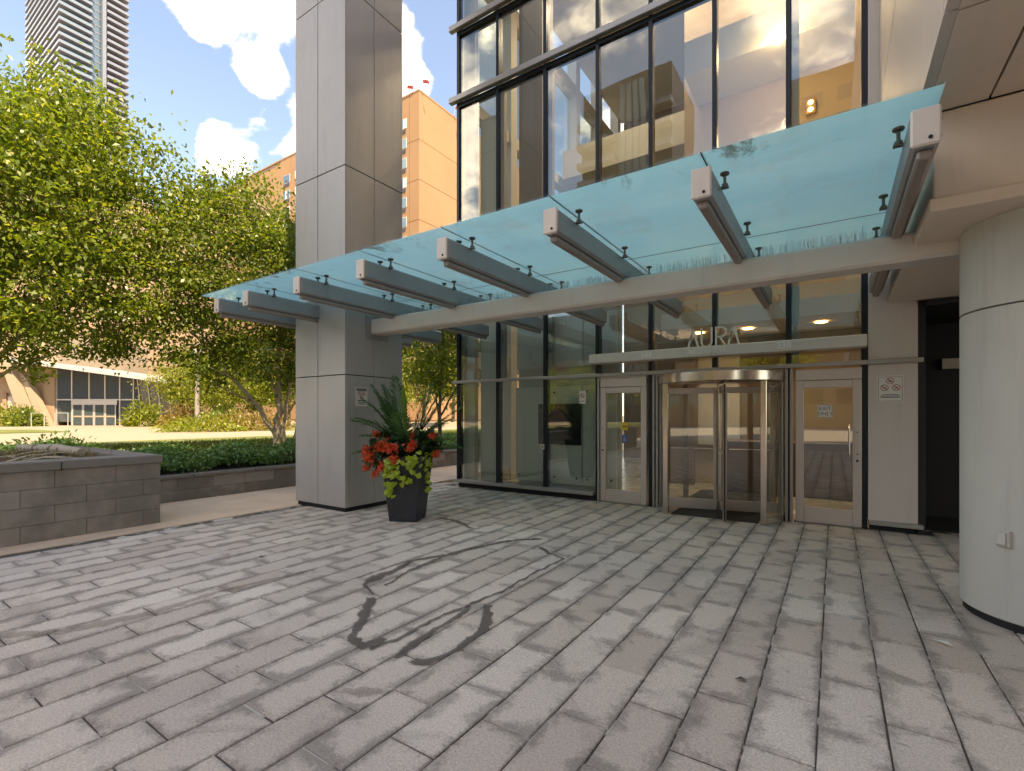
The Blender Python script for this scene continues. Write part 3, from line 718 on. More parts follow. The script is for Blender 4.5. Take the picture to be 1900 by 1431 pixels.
# ------------------------------------------------------------------ square column
cl = thing('square_column', 'tall square column clad in grey metal panels', 'column', (-7.15, 5.575, 0))
x0, x1, y0, y1 = -7.82, -6.48, 4.96, 6.19
ox, oy = 7.15, -5.575
def cpart(name, m, a, b, c, d, e, f, ch=0.): return box(name, m, cl, a+ox, b+ox, c+oy, d+oy, e, f, ch)
cpart('core', dark_m, x0+.03, x1-.03, y0+.03, y1-.03, -.02, 14.9)
zs = [.075, 2.21, 5.55, 8.43, 11.5, 14.9]
for z0, z1 in zip(zs, zs[1:]):
    z1 -= .014
    for (a, b) in ((x0, -7.195), (-7.183, x1)):
        cpart('panel', alu_m, a, b, y0, y0+.028, z0, z1, .004); cpart('panel', alu_m, a, b, y1-.028, y1, z0, z1, .004)
    for (a, b) in ((y0+.03, 5.544), (5.556, y1-.03)):
        cpart('panel', alu_m, x1-.028, x1, a, b, z0, z1, .004); cpart('panel', alu_m, x0, x0+.028, a, b, z0, z1, .004)
box('transfer_beam', alub_m, B, -7.8, -6.5, 5.0, 8.1, 14.95, 16)
# ------------------------------------------------------------------ round column
rc = thing('round_column', 'thick round beige column at the right edge', 'column', (1.42, 5.31, 0))
MB().lathe([(0, .055), (.55, .055), (.565, .065), (.565, 2.345), (.557, 2.352)], 72).obj('lower_drum', rcol_m, rc, True)
MB().lathe([(.557, 2.36), (.565, 2.366), (.565, 3.018), (0, 3.018)], 72).obj('upper_drum', rcol_m, rc, True)
MB().lathe([(0, -.02), (.545, -.02), (.545, .10), (.0, .10)], 64).obj('base', dark_m, rc, True)
dn = Vector((-1.63, -6.10, 0)); 
sk = thing('wall_socket', 'small square outlet box on the round column', 'outlet')
ang = math.atan2(5.60-6.10, 1.33-1.63+.04); 
sp = Vector((1.42+.565*math.cos(R(226)), 5.31+.565*math.sin(R(226)), .66))
sk.location = sp; sk.rotation_euler = (0, 0, R(226+90))
MB().cbox(-.045, .045, -.03, .012, -.06, .06, .006).obj('cover', rcol_m, sk); MB().cbox(-.03, .03, -.042, -.0305, -.045, .045, .004).obj('flap', metal_m, sk)

# ------------------------------------------------------------------ canopy
cp = thing('glass_canopy', 'frosted aqua glass canopy carried on a long beige steel beam', 'canopy', (-3, 5.6, 3.16))
def capart(b, name, m, smooth=False):
    o = b.obj(name, m, cp, smooth); o.matrix_parent_inverse = Matrix.Translation((3, -5.6, -3.16)); return o
capart(MB().cbox(-6.475, 1.30, 5.46, 5.74, 2.905, 3.16, .025), 'main_beam', beam_m)
capart(MB().cbox(-6.478, -6.46, 5.36, 5.84, 2.83, 3.22, .004), 'end_plate', steel_m)
PX = [-8.13]+[.384-1.277*k for k in range(6, -1, -1)]
for x in PX:
    o = capart(MB().cbox(x, x+.14, 3.79, 8.0, 3.162, 3.385, .022), 'rafter', steel_m)
    e = capart(MB().cbox(x-.002, x+.142, 3.765, 3.789, 3.160, 3.387, .022), 'end_cap', beam_m)
    for yy in ((3.83, 5.44), (5.76, 7.96)): capart(MB().cbox(x+.035, x+.105, yy[0], yy[1], 3.105, 3.161, .012), 'light_channel', strip_m)
    capart(MB().cyl((x+.09, 3.764, 3.20), (x+.09, 3.758, 3.20), .011, n=10), 'bolt_hole', dark_m)
sb = MB().cyl((0, 0, 0), (0, 0, .085), .012, n=8).lathe([(0, .112), (.034, .110), (.036, .100), (.030, .092), (.012, .084), (.010, .08)], 12).lathe([(0, .0), (.024, .0), (.024, .02), (0, .022)], 10).box(-.05, .03, -.018, .018, -.014, 0)
sbm = sb.mesh('spider_fitting', fit_m)
for x in PX:
    for y in (4.16, 5.36, 6.24, 7.55):
        for dx, fl in ((.165, 0), (-.025, math.pi)):
            if x < -8 and dx < 0: pass
            o = inst('spider_fitting', sbm, cp, (x+dx, y, 3.372), (0, 0, fl)); o.matrix_parent_inverse = Matrix.Translation((3, -5.6, -3.16))
GX = [-8.55]+[x+.07 for x in PX[1:-1]]+[.545]
for a, b in zip(GX, GX[1:]):
    for c, d in ((3.76, 5.825), (5.835, 7.95)):
        gp = capart(MB().box(a+.005, b-.005, c, d, 3.488, 3.506), 'glass_panel', clear_m); gp.data.materials.append(cgl_m)
        for q in gp.data.polygons: q.material_index = 1 if q.normal.z < -.5 else 0
seal_m = mat('silicone_seal', (.05, .07, .075), .6)
for x in GX[1:-1]: capart(MB().box(x-.0045, x+.0045, 3.765, 7.945, 3.486, 3.500), 'seal', seal_m)
for a, b in zip(GX, GX[1:]): capart(MB().box(a+.006, b-.006, 5.826, 5.834, 3.4865, 3.500), 'seal', seal_m)
# bird spikes on the beam
spk = MB()
for i in range(1100):
    x = rng.uniform(-6.35, .48); y = rng.uniform(5.5, 5.56); h = rng.uniform(.07, .12)
    spk.tube([(x, y, 3.158), (x+rng.uniform(-.02, .02), y+rng.uniform(-.05, .05), 3.16+h)], [.0016, .0010], 3, False)
o = capart(spk, 'bird_spikes', mat('spike_wire', (.30, .36, .40), .3, .6)); o['kind'] = 'stuff'

# ------------------------------------------------------------------ raised stone planter (left) and low planter
def block_wall(par, X, Y0, Y1, z0, rows, rh, bl, thick, face=+1, pale=.12, mm=None):
    meshes = {}
    for r_ in range(rows):
        y = Y0-(bl/2 if r_ % 2 else 0)
        while y < Y1:
            a, b = max(y, Y0), min(y+bl, Y1)
            if b-a > .05:
                d = rng.uniform(0, .008); m_ = stone2_m if rng.random() < pale else stone_m
                key = (round(b-a, 2), m_.name, rng.randrange(2))
                if key not in meshes: meshes[key] = MB().cbox(-thick, 0, -(b-a)/2+.0018, (b-a)/2-.0018, 0, rh-.0035, .0022).mesh('stone_block', m_)
                inst('stone_block', meshes[key], par, (X+d, (a+b)/2, z0+r_*rh))
            y += bl
rp = thing('stone_planter', 'raised dark stone block planter at the left edge', 'planter', (0, 0, 0))
box('core', dark_m, rp, -11.6, -8.16, -6.9, 2.94, -.04, .86)
block_wall(rp, -8.11, -4.0, 3.03, .0, 4, .217, .62, .07)
ends = MB().cbox(-.55, 0, 0, .06, 0, .21, .006).mesh('stone_block', stone_m)
for r_ in range(4):
    for k in range(6): inst('stone_block', ends, rp, (-8.2-k*.56, 2.965, r_*.217))
box('long_wall', stone_m, rp, -8.18, -8.12, -7, -4.01, 0, .86)
for k in range(9): box('cap_stone', cap_m, rp, -8.46, -8.07, 3.05-1.1*(k+1)+.004, 3.05-1.1*k-.004 if k else 3.05, .869, .985, .012)
for k in range(3): box('cap_stone', cap_m, rp, -8.465-1.05*(k+1)+.004, -8.465-1.05*k-.004, 2.70, 3.052, .869, .984, .012)
tag(box('soil', soil_m, rp, -11.6, -8.47, -6.9, 2.69, .87, .93))
lp = thing('low_planter_wall', 'long low stone planter wall behind the square column', 'planter')
box('core', dark_m, lp, -10.12, -9.92, 3.06, 30, -.04, .42)
block_wall(lp, -9.86, 3.06, 26, .0, 2, .205, .60, .07, pale=.2)
for k in range(20): box('cap_stone', cap_m, lp, -10.18, -9.83, 3.06+1.15*k, 3.06+1.15*(k+1)-.008, .413, .478, .01)
tag(box('planting_bed', soil_m, None, -13.24, -10.13, 3.06, 60, -.04, .44), kind='structure')
tag(box('planting_bed', soil_m, None, -13.24, -11.61, -60, 3.05, -.04, .70), kind='structure')
# rough stone edging of the lawn behind the bed
ed = thing('stone_edging', 'row of rough low edging stones between hedge and lawn', 'edging')
y = 3.2
while y < 20:
    l = rng.uniform(.5, .95); b = MB().cbox(-13.42+rng.uniform(-.03, .03), -13.12+rng.uniform(-.04, .03), y, y+l-.03, .40, .74+rng.uniform(-.03, .05), .05)
    b.v = [(a+rng.uniform(-.015, .015), bb+rng.uniform(-.015, .015), c+rng.uniform(-.012, .012)) for a, bb, c in b.v]
    b.obj('edging_stone', stone2_m, ed); y += l
# driftwood and dry grass in the raised planter
dw = thing('driftwood', 'dry sticks lying on soil of the raised stone planter', 'sticks')
for k in range(14):
    p = Vector((rng.uniform(-11, -8.7), rng.uniform(.6, 2.5), .95)); a = rng.uniform(0, 6.28); l = rng.uniform(.2, .7)
    q = p+Vector((math.cos(a)*l, math.sin(a)*l, rng.uniform(.0, .08))); mid = (p+q)/2+Vector((rng.uniform(-.06, .06), rng.uniform(-.06, .06), .03))
    MB().tube([p, mid, q], [.016, .013, .006], 6).obj('stick', bark_m, dw, True)
lg = thing('fallen_log', 'pale fallen log lying across the raised stone planter', 'log')
MB().tube([(-11.3, 2.2, 1.0), (-10.4, 2.45, 1.01), (-9.5, 2.52, .99)], [.07, .085, .06], 10).obj('log', bark_m, lg, True)

# ------------------------------------------------------------------ foliage tools
def leaves(C, L, Wd, spread=1., droop=.3, g=nr, fold=.25):
    """quads (diamond leaves) around points C (n,3)"""
    n = len(C)
    d = g.normal(size=(n, 3)); d[:, 2] -= droop*1.6; d /= np.linalg.norm(d, axis=1, keepdims=True)
    nn = g.normal(size=(n, 3))*.75; nn[:, 2] += 1.; s = np.cross(d, nn); s /= np.linalg.norm(s, axis=1, keepdims=True)
    u = np.cross(s, d)
    l = (L*g.uniform(.65, 1.3, n))[:, None]; w_ = (Wd*g.uniform(.7, 1.25, n))[:, None]
    a = C; tip = C+d*l+u*(-l*.12); le = C+d*l*.42+s*w_*.5+u*w_*fold; ri = C+d*l*.42-s*w_*.5+u*w_*fold
    return np.stack([a, le, tip, ri], 1)
def foliage(name, C, L, Wd, m, parent=None, droop=.3, seed=1):
    g = np.random.default_rng(seed); Q = leaves(np.asarray(C), L, Wd, droop=droop, g=g)
    me = quadmesh(name, Q, m, g.uniform(0, 1, len(Q)))
    return inst(name, me, parent)
def tree(name, label, base, stems, cen, rad, nclus, per, L, leafm, barkm, seed, group=None, clus_r=.42, twigs=14, r0=.09, flat=1., cut=None):
    g = np.random.default_rng(seed); t = thing(name, label, 'tree', base, 0, group); bs = Vector(base)
    cen = np.array(cen, float); rad = np.array(rad, float); wood = MB(); nodes = []
    for (pts, r_) in stems:
        P = [Vector(p) for p in pts]; dense = []
        for i in range(len(P)-1):
            for k in range(5): dense.append(P[i].lerp(P[i+1], k/5)+Vector(g.normal(size=3)*.02))
        dense.append(P[-1]); m_ = len(dense)
        wood.tube(dense, [r_*(1-.78*i/(m_-1)) for i in range(m_)], 9); nodes += [(d, r_*(1-.78*i/(m_-1))) for i, d in enumerate(dense) if d.z > 1.2]
    trunk = wood.obj('trunk', barkm, t, True)
    lump = g.normal(size=(7, 3)); lump /= np.linalg.norm(lump, axis=1, keepdims=True); amp = g.uniform(-.22, .25, 7)
    cl_ = []
    while len(cl_) < nclus:
        d = g.normal(size=3); d /= np.linalg.norm(d); k = g.uniform(.12, 1.)**.42
        k *= 1+sum(a*max(0, d@q)**3 for a, q in zip(amp, lump))
        p = cen+d*rad*k
        if cut and cut(p+np.array(base)): continue
        cl_.append(p)
    br = MB(); ends = []
    for ci, p in enumerate(cl_):
        V = Vector(p); best = min(nodes, key=lambda q: (q[0]-V).length+max(0, q[0].z-V.z)*1.2)
        a = best[0]; mid = a.lerp(V, .5)+Vector(g.normal(size=3)*.12)+Vector((0, 0, .10*(V-a).length))
        br.tube([a, mid, V], [max(.010, best[1]*.42), .012, .004], 5, False); ends.append((a, mid, V))
    C = []
    for p, (a, mid, V) in zip(cl_, ends):
        n = int(per*g.uniform(.55, 1.45)); off = g.normal(size=(n, 3))*clus_r*np.array([1, 1, .62])*g.uniform(.7, 1.25)
        C.append(p+off)
        n2 = per//4; s = g.uniform(.35, 1, n2)[:, None]; C.append(np.array(mid)*(1-s)+np.array(V)*s+g.normal(size=(n2, 3))*.10)
    for _ in range(twigs):
        d = g.normal(size=3); d[2] = abs(d[2])*.8-.1; d /= np.linalg.norm(d); p0 = cen+d*rad*.9; l = g.uniform(.5, 1.15)
        p1 = p0+d*l*.6+np.array([0, 0, .05]); p2 = p0+d*l+np.array([0, 0, -.08])
        if cut and cut(p2+np.array(base)): continue
        br.tube([Vector(p0-d*.5), Vector(p1), Vector(p2)], [.008, .005, .002], 4, False)
        s = np.linspace(0, 1, 22)[:, None]; C.append(p0+(p1-p0)*np.minimum(s*2, 1)+(p2-p1)*np.maximum(s*2-1, 0)+g.normal(size=(22, 3))*.035)
    C = np.concatenate(C)
    if cut: C = np.array([c for c in C if not cut(c+np.array(base))])
    br.obj('branches', barkm, t); crown = foliage('crown', C, L, L*.62, leafm, t, .35, seed+5)
    return t

# ------------------------------------------------------------------ trees
tree('birch_tree', 'leafy multi stemmed tree rising from the hedge beside square column', (-12.25, 7.25, .42),
     [([(0, 0, 0), (.02, .02, 1.2), (.05, .0, 2.6), (.1, .05, 4.4), (-.1, .1, 6.4)], .105),
      ([(0, 0, .55), (-.35, -.30, 1.3), (-.95, -.85, 2.3), (-1.5, -1.4, 3.3), (-1.9, -1.7, 4.2)], .075),
      ([(.05, .05, 0), (.18, .16, 1.4), (.32, .30, 3.0), (.5, .45, 4.6)], .055), ([(.1, .1, 0), (.42, .42, 1.0), (.85, .85, 2.2), (1.1, 1.2, 3.4)], .04),
      ([(-.45, -.42, 1.5), (-1.2, -1.0, 1.95), (-1.9, -1.5, 2.6)], .03), ([(.03, .02, 1.4), (-.18, -.2, 2.6), (-.3, -.3, 4.0)], .045)],
     (-.45, -.55, 4.35), (2.05, 2.05, 2.75), 235, 130, .102, leafB, bark_m, 21, twigs=34, clus_r=.34, cut=lambda p: p[2] < 2.25+.12*abs(p[0]+12.2)+.28*math.sin(p[0]*2.9+p[1]*2.1)+.12*math.sin(p[1]*7))
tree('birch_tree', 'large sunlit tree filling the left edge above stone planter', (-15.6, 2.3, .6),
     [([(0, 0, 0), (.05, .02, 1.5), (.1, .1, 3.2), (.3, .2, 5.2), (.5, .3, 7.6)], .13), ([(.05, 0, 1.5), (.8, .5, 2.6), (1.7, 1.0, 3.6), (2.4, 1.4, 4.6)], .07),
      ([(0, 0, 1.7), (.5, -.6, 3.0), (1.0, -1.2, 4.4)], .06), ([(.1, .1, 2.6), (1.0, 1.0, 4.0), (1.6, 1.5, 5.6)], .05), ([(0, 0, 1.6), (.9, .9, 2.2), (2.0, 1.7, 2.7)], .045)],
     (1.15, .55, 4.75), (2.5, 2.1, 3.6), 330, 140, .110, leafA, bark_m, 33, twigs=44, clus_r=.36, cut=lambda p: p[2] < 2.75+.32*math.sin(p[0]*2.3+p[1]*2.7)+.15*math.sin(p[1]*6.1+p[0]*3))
tree('birch_tree', 'small tree seen between square column and glass corner', (-12.3, 13.6, .42),
     [([(0, 0, 0), (.02, .02, 1.4), (.05, .1, 3.0), (.1, .2, 5.0)], .09), ([(0, 0, .9), (-.5, .3, 2.2), (-.9, .6, 3.4)], .05), ([(0, 0, 1.0), (.5, .4, 2.2), (.9, .8, 3.2)], .045)],
     (.1, .2, 3.9), (2.0, 2.3, 1.9), 120, 110, .12, leafB, bark2_m, 45, twigs=8, cut=lambda p: p[2] < 2.3)
def gp_(x, dep, z=.6):
    """a spot at lateral bearing x and distance dep in front of the entrance square"""
    lat = (x-950)/900.8*dep; return (-SY*dep+CY*lat, CY*dep+SY*lat, z)
BT = [(gp_(395, 36), 'bright green tree beyond the lawn left of the birch stems', 61, .95), (gp_(470, 41), 'yellow green tree behind the birch stems', 62, 1.15),
      (gp_(352, 41), 'dark trunked tree beside the slanted glass of the far lobby', 63, 1.0), (gp_(535, 37), 'bright tree just left of square column', 64, .95), (gp_(785, 38), 'tall far tree seen right of square column', 65, 1.15), (gp_(840, 47), 'pale far tree behind the glass corner', 66, 1.3), (gp_(430, 52), 'distant tree between the far lobby and the birch', 67, 1.4)]
for (b, lab, sd, k) in BT:
    tree('garden_tree', lab, b, [([(0, 0, 0), (.05, .05, 1.5*k), (.1, 0, 3*k), (.1, .1, 4.5*k)], .15*k), ([(0, 0, 1.2*k), (.7*k, .4, 2.4*k), (1.2*k, .6, 3.4*k)], .07)],
         (0, 0, 3.6*k), (2.4*k, 2.4*k, 2.1*k), 60, 75, .20*k, leafY, bark2_m, sd, 'trees beyond the lawn', clus_r=.55, twigs=6, cut=lambda p: p[2] < 1.7)

# clipped evergreen ground cover on the low bed
def bedpts(n, x0, x1, y0, y1, z0, top, g):
    P = np.stack([g.uniform(x0, x1, n), g.uniform(y0, y1, n), np.zeros(n)], 1)
    h = top*(.72+.28*np.sin(P[:, 0]*3.1+P[:, 1]*1.7)*np.sin(P[:, 1]*2.3-P[:, 0]*.8))+g.normal(size=n)*.03
    P[:, 2] = z0+h*g.uniform(.25, 1., n)**.6; return P
g = np.random.default_rng(3)
hp = np.concatenate([bedpts(26000, -12.95, -9.98, 3.1, 8.5, .42, .50, g), bedpts(16000, -12.95, -9.98, 8.5, 17, .42, .46, g), bedpts(5000, -12.8, -11.7, -1, 3.1, .7, .42, g)])
hd = foliage('ground_cover', hp, .10, .045, leafH, None, .15, 4); tag(hd, 'dense dark green evergreen ground cover in the low planter', 'ground cover', kind='stuff')
def blades(name, n, x0, x1, y0, y1, z, h, seed, m=leafG):
    g = np.random.default_rng(seed); P = np.stack([g.uniform(x0, x1, n), g.uniform(y0, y1, n), np.full(n, z)], 1)
    a = g.uniform(0, 6.28, n); w_ = .012*g.uniform(.7, 1.5, n); hh = h*g.uniform(.4, 1.3, n); ln = g.normal(size=(n, 2))*.35
    s = np.stack([np.cos(a)*w_, np.sin(a)*w_, np.zeros(n)], 1); tp = P+np.stack([ln[:, 0]*hh, ln[:, 1]*hh, hh], 1)
    return inst(name, quadmesh(name, np.stack([P-s, P+s, tp+s*.3, tp-s*.3], 1), m, g.uniform(0, 1, n)), None)
tag(blades('grass', 26000, -17, -13.4, 2, 22, .65, .12, 8), 'rough sunlit grass on the lawn behind the hedge', 'grass', kind='stuff')
tag(blades('grass', 1000, -11.5, -8.6, -1, 2.6, .92, .11, 9, leafmat('dry_grass', (.16, .12, .04), (.34, .26, .12), .3, .7)), 'thin dry grass growing in the raised stone planter', 'grass', kind='stuff')
def shrub(name, label, loc, rad, n, L, m, seed, droop=.1):
    g = np.random.default_rng(seed); t = thing(name, label, 'shrub', loc)
    d = g.normal(size=(n, 3)); d /= np.linalg.norm(d, axis=1, keepdims=True); d[:, 2] = abs(d[:, 2]); k = g.uniform(.1, 1, n)[:, None]**.4
    C = d*k*np.array(rad)*(1+.18*np.sin(d[:, :1]*7+seed)); foliage('foliage', C, L, L*.5, m, t, droop, seed)
    st = MB()
    for i in range(5): st.tube([(0, 0, -.02), (rad[0]*.5*math.cos(i*1.3), rad[1]*.5*math.sin(i*1.3), rad[2]*.6)], [.03, .01], 5)
    st.obj('stems', bark2_m, t); return t
shrub('shrub', 'bright yellow green bush in front of the far lobby glass', gp_(268, 42), (1.5, 1.5, 2.1), 1500, .28, leafY, 71)
shrub('shrub', 'yellow bush at the left edge by the far struts', gp_(15, 43), (2.2, 2.2, 1.7), 1800, .30, leafY, 72)
shrub('shrub', 'darker green bush beside the far handrail', gp_(48, 42), (1.2, 1.2, 1.6), 900, .28, leafB, 73)
shrub('shrub', 'russet flowering bush behind the birch stems', gp_(462, 31), (2.4, 3.0, 1.2), 1800, .22, leafO, 74)
shrub('shrub', 'rounded green bush left of the russet one', gp_(412, 31), (1.4, 1.4, 1.3), 1200, .22, leafB, 75)
shrub('shrub', 'low lime bush on the far lawn near the pale pole', gp_(385, 29), (2.2, 2.6, .9), 1500, .22, leafY, 76)
shrub('shrub', 'brownish bush under the slanted far glass', gp_(345, 37), (1.8, 1.8, 1.7), 1200, .26, leafO, 77)
shrub('shrub', 'clump of leaves on the planter edge by the grass', (-12.3, 2.9, .72), (.45, .7, .45), 700, .09, leafH, 78)

# ------------------------------------------------------------------ planted pot
PXY = Vector((-5.33, 5.20)); PR = R(26)
pot = thing('plant_pot', 'tall tapered black square pot standing before the square column', 'pot', (PXY.x, PXY.y, 0), PR)
def frustum(b0, b1, z0, z1, ch=.02):
    vs = []
    for h, z in ((b0, z0), (b1, z1)):
        for (x, y) in ((-1, -1), (1, -1), (1, 1), (-1, 1)):
            vs += [(x*h-(ch if x > 0 else -ch)*(0 if (x*y > 0) else 1), y*h-(ch if y > 0 else -ch)*(1 if (x*y > 0) else 0), z), (x*h-(ch if x > 0 else -ch)*(1 if (x*y > 0) else 0), y*h-(ch if y > 0 else -ch)*(0 if (x*y > 0) else 1), z)]
    return vs
pv = frustum(.215, .30, 0, .90); n8 = 8
MB().add(pv, [tuple(range(8))[::-1]]+[(i, (i+1) % 8, 8+(i+1) % 8, 8+i) for i in range(8)]).obj('body', pot_m, pot)
rim = MB(); 
for (a, b, c, d) in ((-.315, .315, -.315, -.26), (-.315, .315, .26, .315), (-.315, -.26, -.259, .259), (.26, .315, -.259, .259)): rim.cbox(a, b, c, d, .885, .95, .006)
rim.obj('rim', pot_m, pot); box('soil', soil_m, pot, -.262, .262, -.262, .262, .85, .915)
PC = Vector((PXY.x, PXY.y, .91))
# palm
pm = thing('palm_plant', 'dark green feathery palm rising from the black pot', 'palm', PC)
pg = np.random.default_rng(5)
def frond(az, el, ln, bend, wide, nl=40):
    d = Vector((math.cos(az)*math.cos(el), math.sin(az)*math.cos(el), math.sin(el))); pts = []; p = Vector((math.cos(az)*.04, math.sin(az)*.04, 0))
    for i in range(13):
        pts.append(p.copy()); p = p+d*(ln/12); d = (d+Vector((0, 0, -bend/12))+Vector((math.cos(az), math.sin(az), 0))*(bend*.25/12)).normalized()
    st = MB().tube(pts, [.009*(1-.8*i/12) for i in range(13)], 5).obj('frond', leafP, pm)
    Q = []
    for i in range(nl):
        t = .24+.76*i/nl; k = t*12; a = int(k); q = pts[min(a, 11)].lerp(pts[min(a+1, 12)], k-a); dd = (pts[min(a+1, 12)]-pts[max(a-1, 0)]).normalized()
        sd = dd.cross(Vector((0, 0, 1))); sd = sd.normalized() if sd.length > .05 else Vector((-math.sin(az), math.cos(az), 0)); l = wide*(math.sin(math.pi*min(1, t*.9+.08))**.6)*pg.uniform(.85, 1.1)
        for s_ in (-1, 1):
            v = (sd*s_*.75+dd*.75+Vector((0, 0, -.12+pg.normal()*.10))).normalized(); e = q+v*l; n_ = dd.cross(v); wv = n_.cross(v).normalized()*.0095
            md = q+v*l*.5+Vector((0, 0, .012)); Q.append([q-wv*.4, md-wv, e, md+wv])
    inst('leaflets', quadmesh('leaflets', np.array([[list(x) for x in q] for q in Q]), leafP, pg.uniform(0, 1, len(Q))), st)
AZ0 = 33.6
for az, el, ln, be, wd in ((172, 80, 1.15, .55, .30), (195, 72, 1.10, .9, .30), (150, 84, 1.25, .40, .28), (215, 66, 1.0, 1.2, .28), (20, 70, 1.15, .55, .27), (0, 60, 1.1, .7, .26), (35, 78, 1.2, .4, .26), (185, 32, .80, 1.0, .22), (350, 38, .85, 1.0, .22), (330, 48, .8, 1.0, .22), (160, 50, .9, 1.1, .25), (270, 70, .9, 1.0, .25), (182, 76, 1.2, .65, .30), (165, 78, 1.0, .8, .30), (205, 60, 1.0, 1.0, .28), (10, 74, 1.1, .5, .26), (345, 62, .9, .9, .24), (140, 70, 1.0, .7, .27)):
    frond(R(az+AZ0), R(el), ln, be, wd)
MB().add([(0, 0, .1), (.03, .01, .5), (.05, .02, .85), (.02, .0, 1.15), (-.045, -.02, .9), (-.03, -.01, .5), (.0, .03, .6)], [(0, 1, 6), (1, 2, 6), (2, 3, 6), (3, 4, 6), (4, 5, 6), (5, 0, 6)], Matrix.Rotation(R(-6), 4, 'Y')).obj('furled_leaf', leafmat('leaf_young', (.10, .22, .02), (.16, .30, .03)), pm)
# begonia with red flowers
bgn = thing('begonia_plant', 'dark leaved plant with many red flowers in the black pot', 'flowers', PC)
gg = np.random.default_rng(6); rr = Vector((CY, SY, 0)); cc = Vector((-SY, CY, 0))
def pt(u, v, z): q = rr*u+cc*v; return (q.x, q.y, z)
def ball(n, c, r3):
    d = gg.normal(size=(n, 3)); d /= np.linalg.norm(d, axis=1, keepdims=True); d *= gg.uniform(.2, 1, n)[:, None]**.4
    return [pt(c[0]+q[0]*r3[0], c[1]+q[1]*r3[1], c[2]+q[2]*r3[2]) for q in d]
C = ball(330, (-.20, -.10, .20), (.34, .26, .22))+ball(260, (.24, -.02, .22), (.26, .24, .22))+ball(110, (-.36, -.14, .02), (.20, .14, .16))
foliage('leaf_mass', np.array(C), .10, .075, leafD, bgn, .1, 12)
heads = [(-.58, -.16, .14, 1), (-.57, -.18, .02, 1.2), (-.50, -.24, .06, 1.3), (-.46, -.22, -.01, 1.2), (-.44, -.2, .18, .9), (-.57, -.16, -.12, 1), (-.42, -.26, -.20, .8), (-.33, -.32, .20, 1.2), (-.25, -.36, .20, 1.3), (-.18, -.36, .17, 1.2), (-.11, -.36, .18, 1), (-.12, -.38, .02, 1.3), (-.30, -.34, -.10, 1), (.10, -.32, .20, 1.2), (.15, -.30, .22, 1), (.40, -.20, .34, 1), (.46, -.2, .08, .9), (.10, -.2, .36, .8), (-.24, -.25, .30, .8), (-.40, -.2, .36, .9)]
for (u, v, z, k) in heads:
    n = int(52*k); c = np.array(pt(u, v, z)); P = c+np.clip(gg.normal(size=(n, 3)), -1.5, 1.5)*.028*k; tag(foliage('flower', P, .046, .040, petal, bgn, .2, int(gg.integers(1e6))), kind=None)
# lime vine
vn = thing('sweet_potato_vine', 'lime green heart leaved vine trailing down the black pot', 'vine', PC)
vl = []
while len(vl) < 74:
    u = gg.uniform(-.24, .26); z = gg.uniform(-.52, .14); low = -.50 if u < -.10 else (-.34 if u < .12 else -.22)
    if z < low or (z > .02 and u < .02): continue
    vl.append((u, -.40+.10*max(0, -z)+gg.normal()*.015+abs(u)*.10, z, gg.uniform(.034, .056)))
for i in range(30): vl.append((.33+gg.normal()*.028, -.16+gg.normal()*.05, .12-gg.uniform(0, .58), gg.uniform(.026, .042)))
hv = []; hf = []; ha = []
for (u, v, z, s) in vl:
    c = Vector(pt(u, v, z)); nrm = Vector(pt(gg.normal()*.45, -1, .45+gg.normal()*.35)).normalized(); dn_ = Vector((gg.normal()*.5, gg.normal()*.3, -1)); dn_ = (dn_-nrm*dn_.dot(nrm)).normalized(); sd = nrm.cross(dn_)
    b = len(hv)
    for (a, d) in ((0, 0), (.55, -.32), (1.0, .05), (.75, .75), (0, 1.55), (-.75, .75), (-1.0, .05), (-.55, -.32)):
        q = c+sd*(a*s)+dn_*(d*s)-nrm*(abs(a)*s*.28); hv.append(tuple(q))
    hf += [(b, b+1, b+2, b+3, b+4), (b, b+4, b+5, b+6, b+7)]; ha += [gg.uniform()]*2
me = bpy.data.meshes.new('vine_leaves'); me.from_pydata(hv, [], hf); a = me.attributes.new('rnd', 'FLOAT', 'FACE'); a.data.foreach_set('value', np.array(ha, dtype=np.float32)); me.materials.append(leafV)
inst('vine_leaves', me, vn)
vs_ = MB()
for k in range(9):
    u = gg.uniform(-.2, .25); vs_.tube([pt(u*.4, -.2, .0), pt(u*.8, -.36, .06), pt(u, -.37, -.2), pt(u+.02, -.33, -.36+.12*gg.uniform())], [.005, .005, .004, .002], 5)
vs_.obj('vine_stems', leafD, vn)

# small plant tip peeping in at the right edge
rt = thing('spiky_plant', 'spiky leaf tips poking in at the right edge', 'plant', (1.28, 4.15, 0))
for a, e, l in ((150, 25, .34), (170, 5, .30), (185, -12, .36), (160, 45, .3), (140, -25, .3), (20, 40, .3), (60, 50, .35), (100, 40, .3), (-30, 35, .3), (-80, 45, .3)):
    d = Vector((math.cos(R(a))*math.cos(R(e)), math.sin(R(a))*math.cos(R(e)), math.sin(R(e)))); s = d.cross(Vector((0, 0, 1))).normalized()*.014
    p = Vector((0, 0, 1.5)); inst('blade', quadmesh('blade', np.array([[list(p-s*.4), list(p+d*l*.5-s+Vector((0, 0, .02))), list(p+d*l), list(p+d*l*.5+s+Vector((0, 0, .02)))]]), leafH, [.4]), rt)
MB().lathe([(0, 0), (.17, 0), (.22, .6), (.23, .62), (.19, .6), (0, .58)], 24).obj('pot', pot_m, rt, True); MB().cyl((0, 0, .58), (0, 0, 1.52), .022, .012, 8).obj('stem', bark2_m, rt, True)

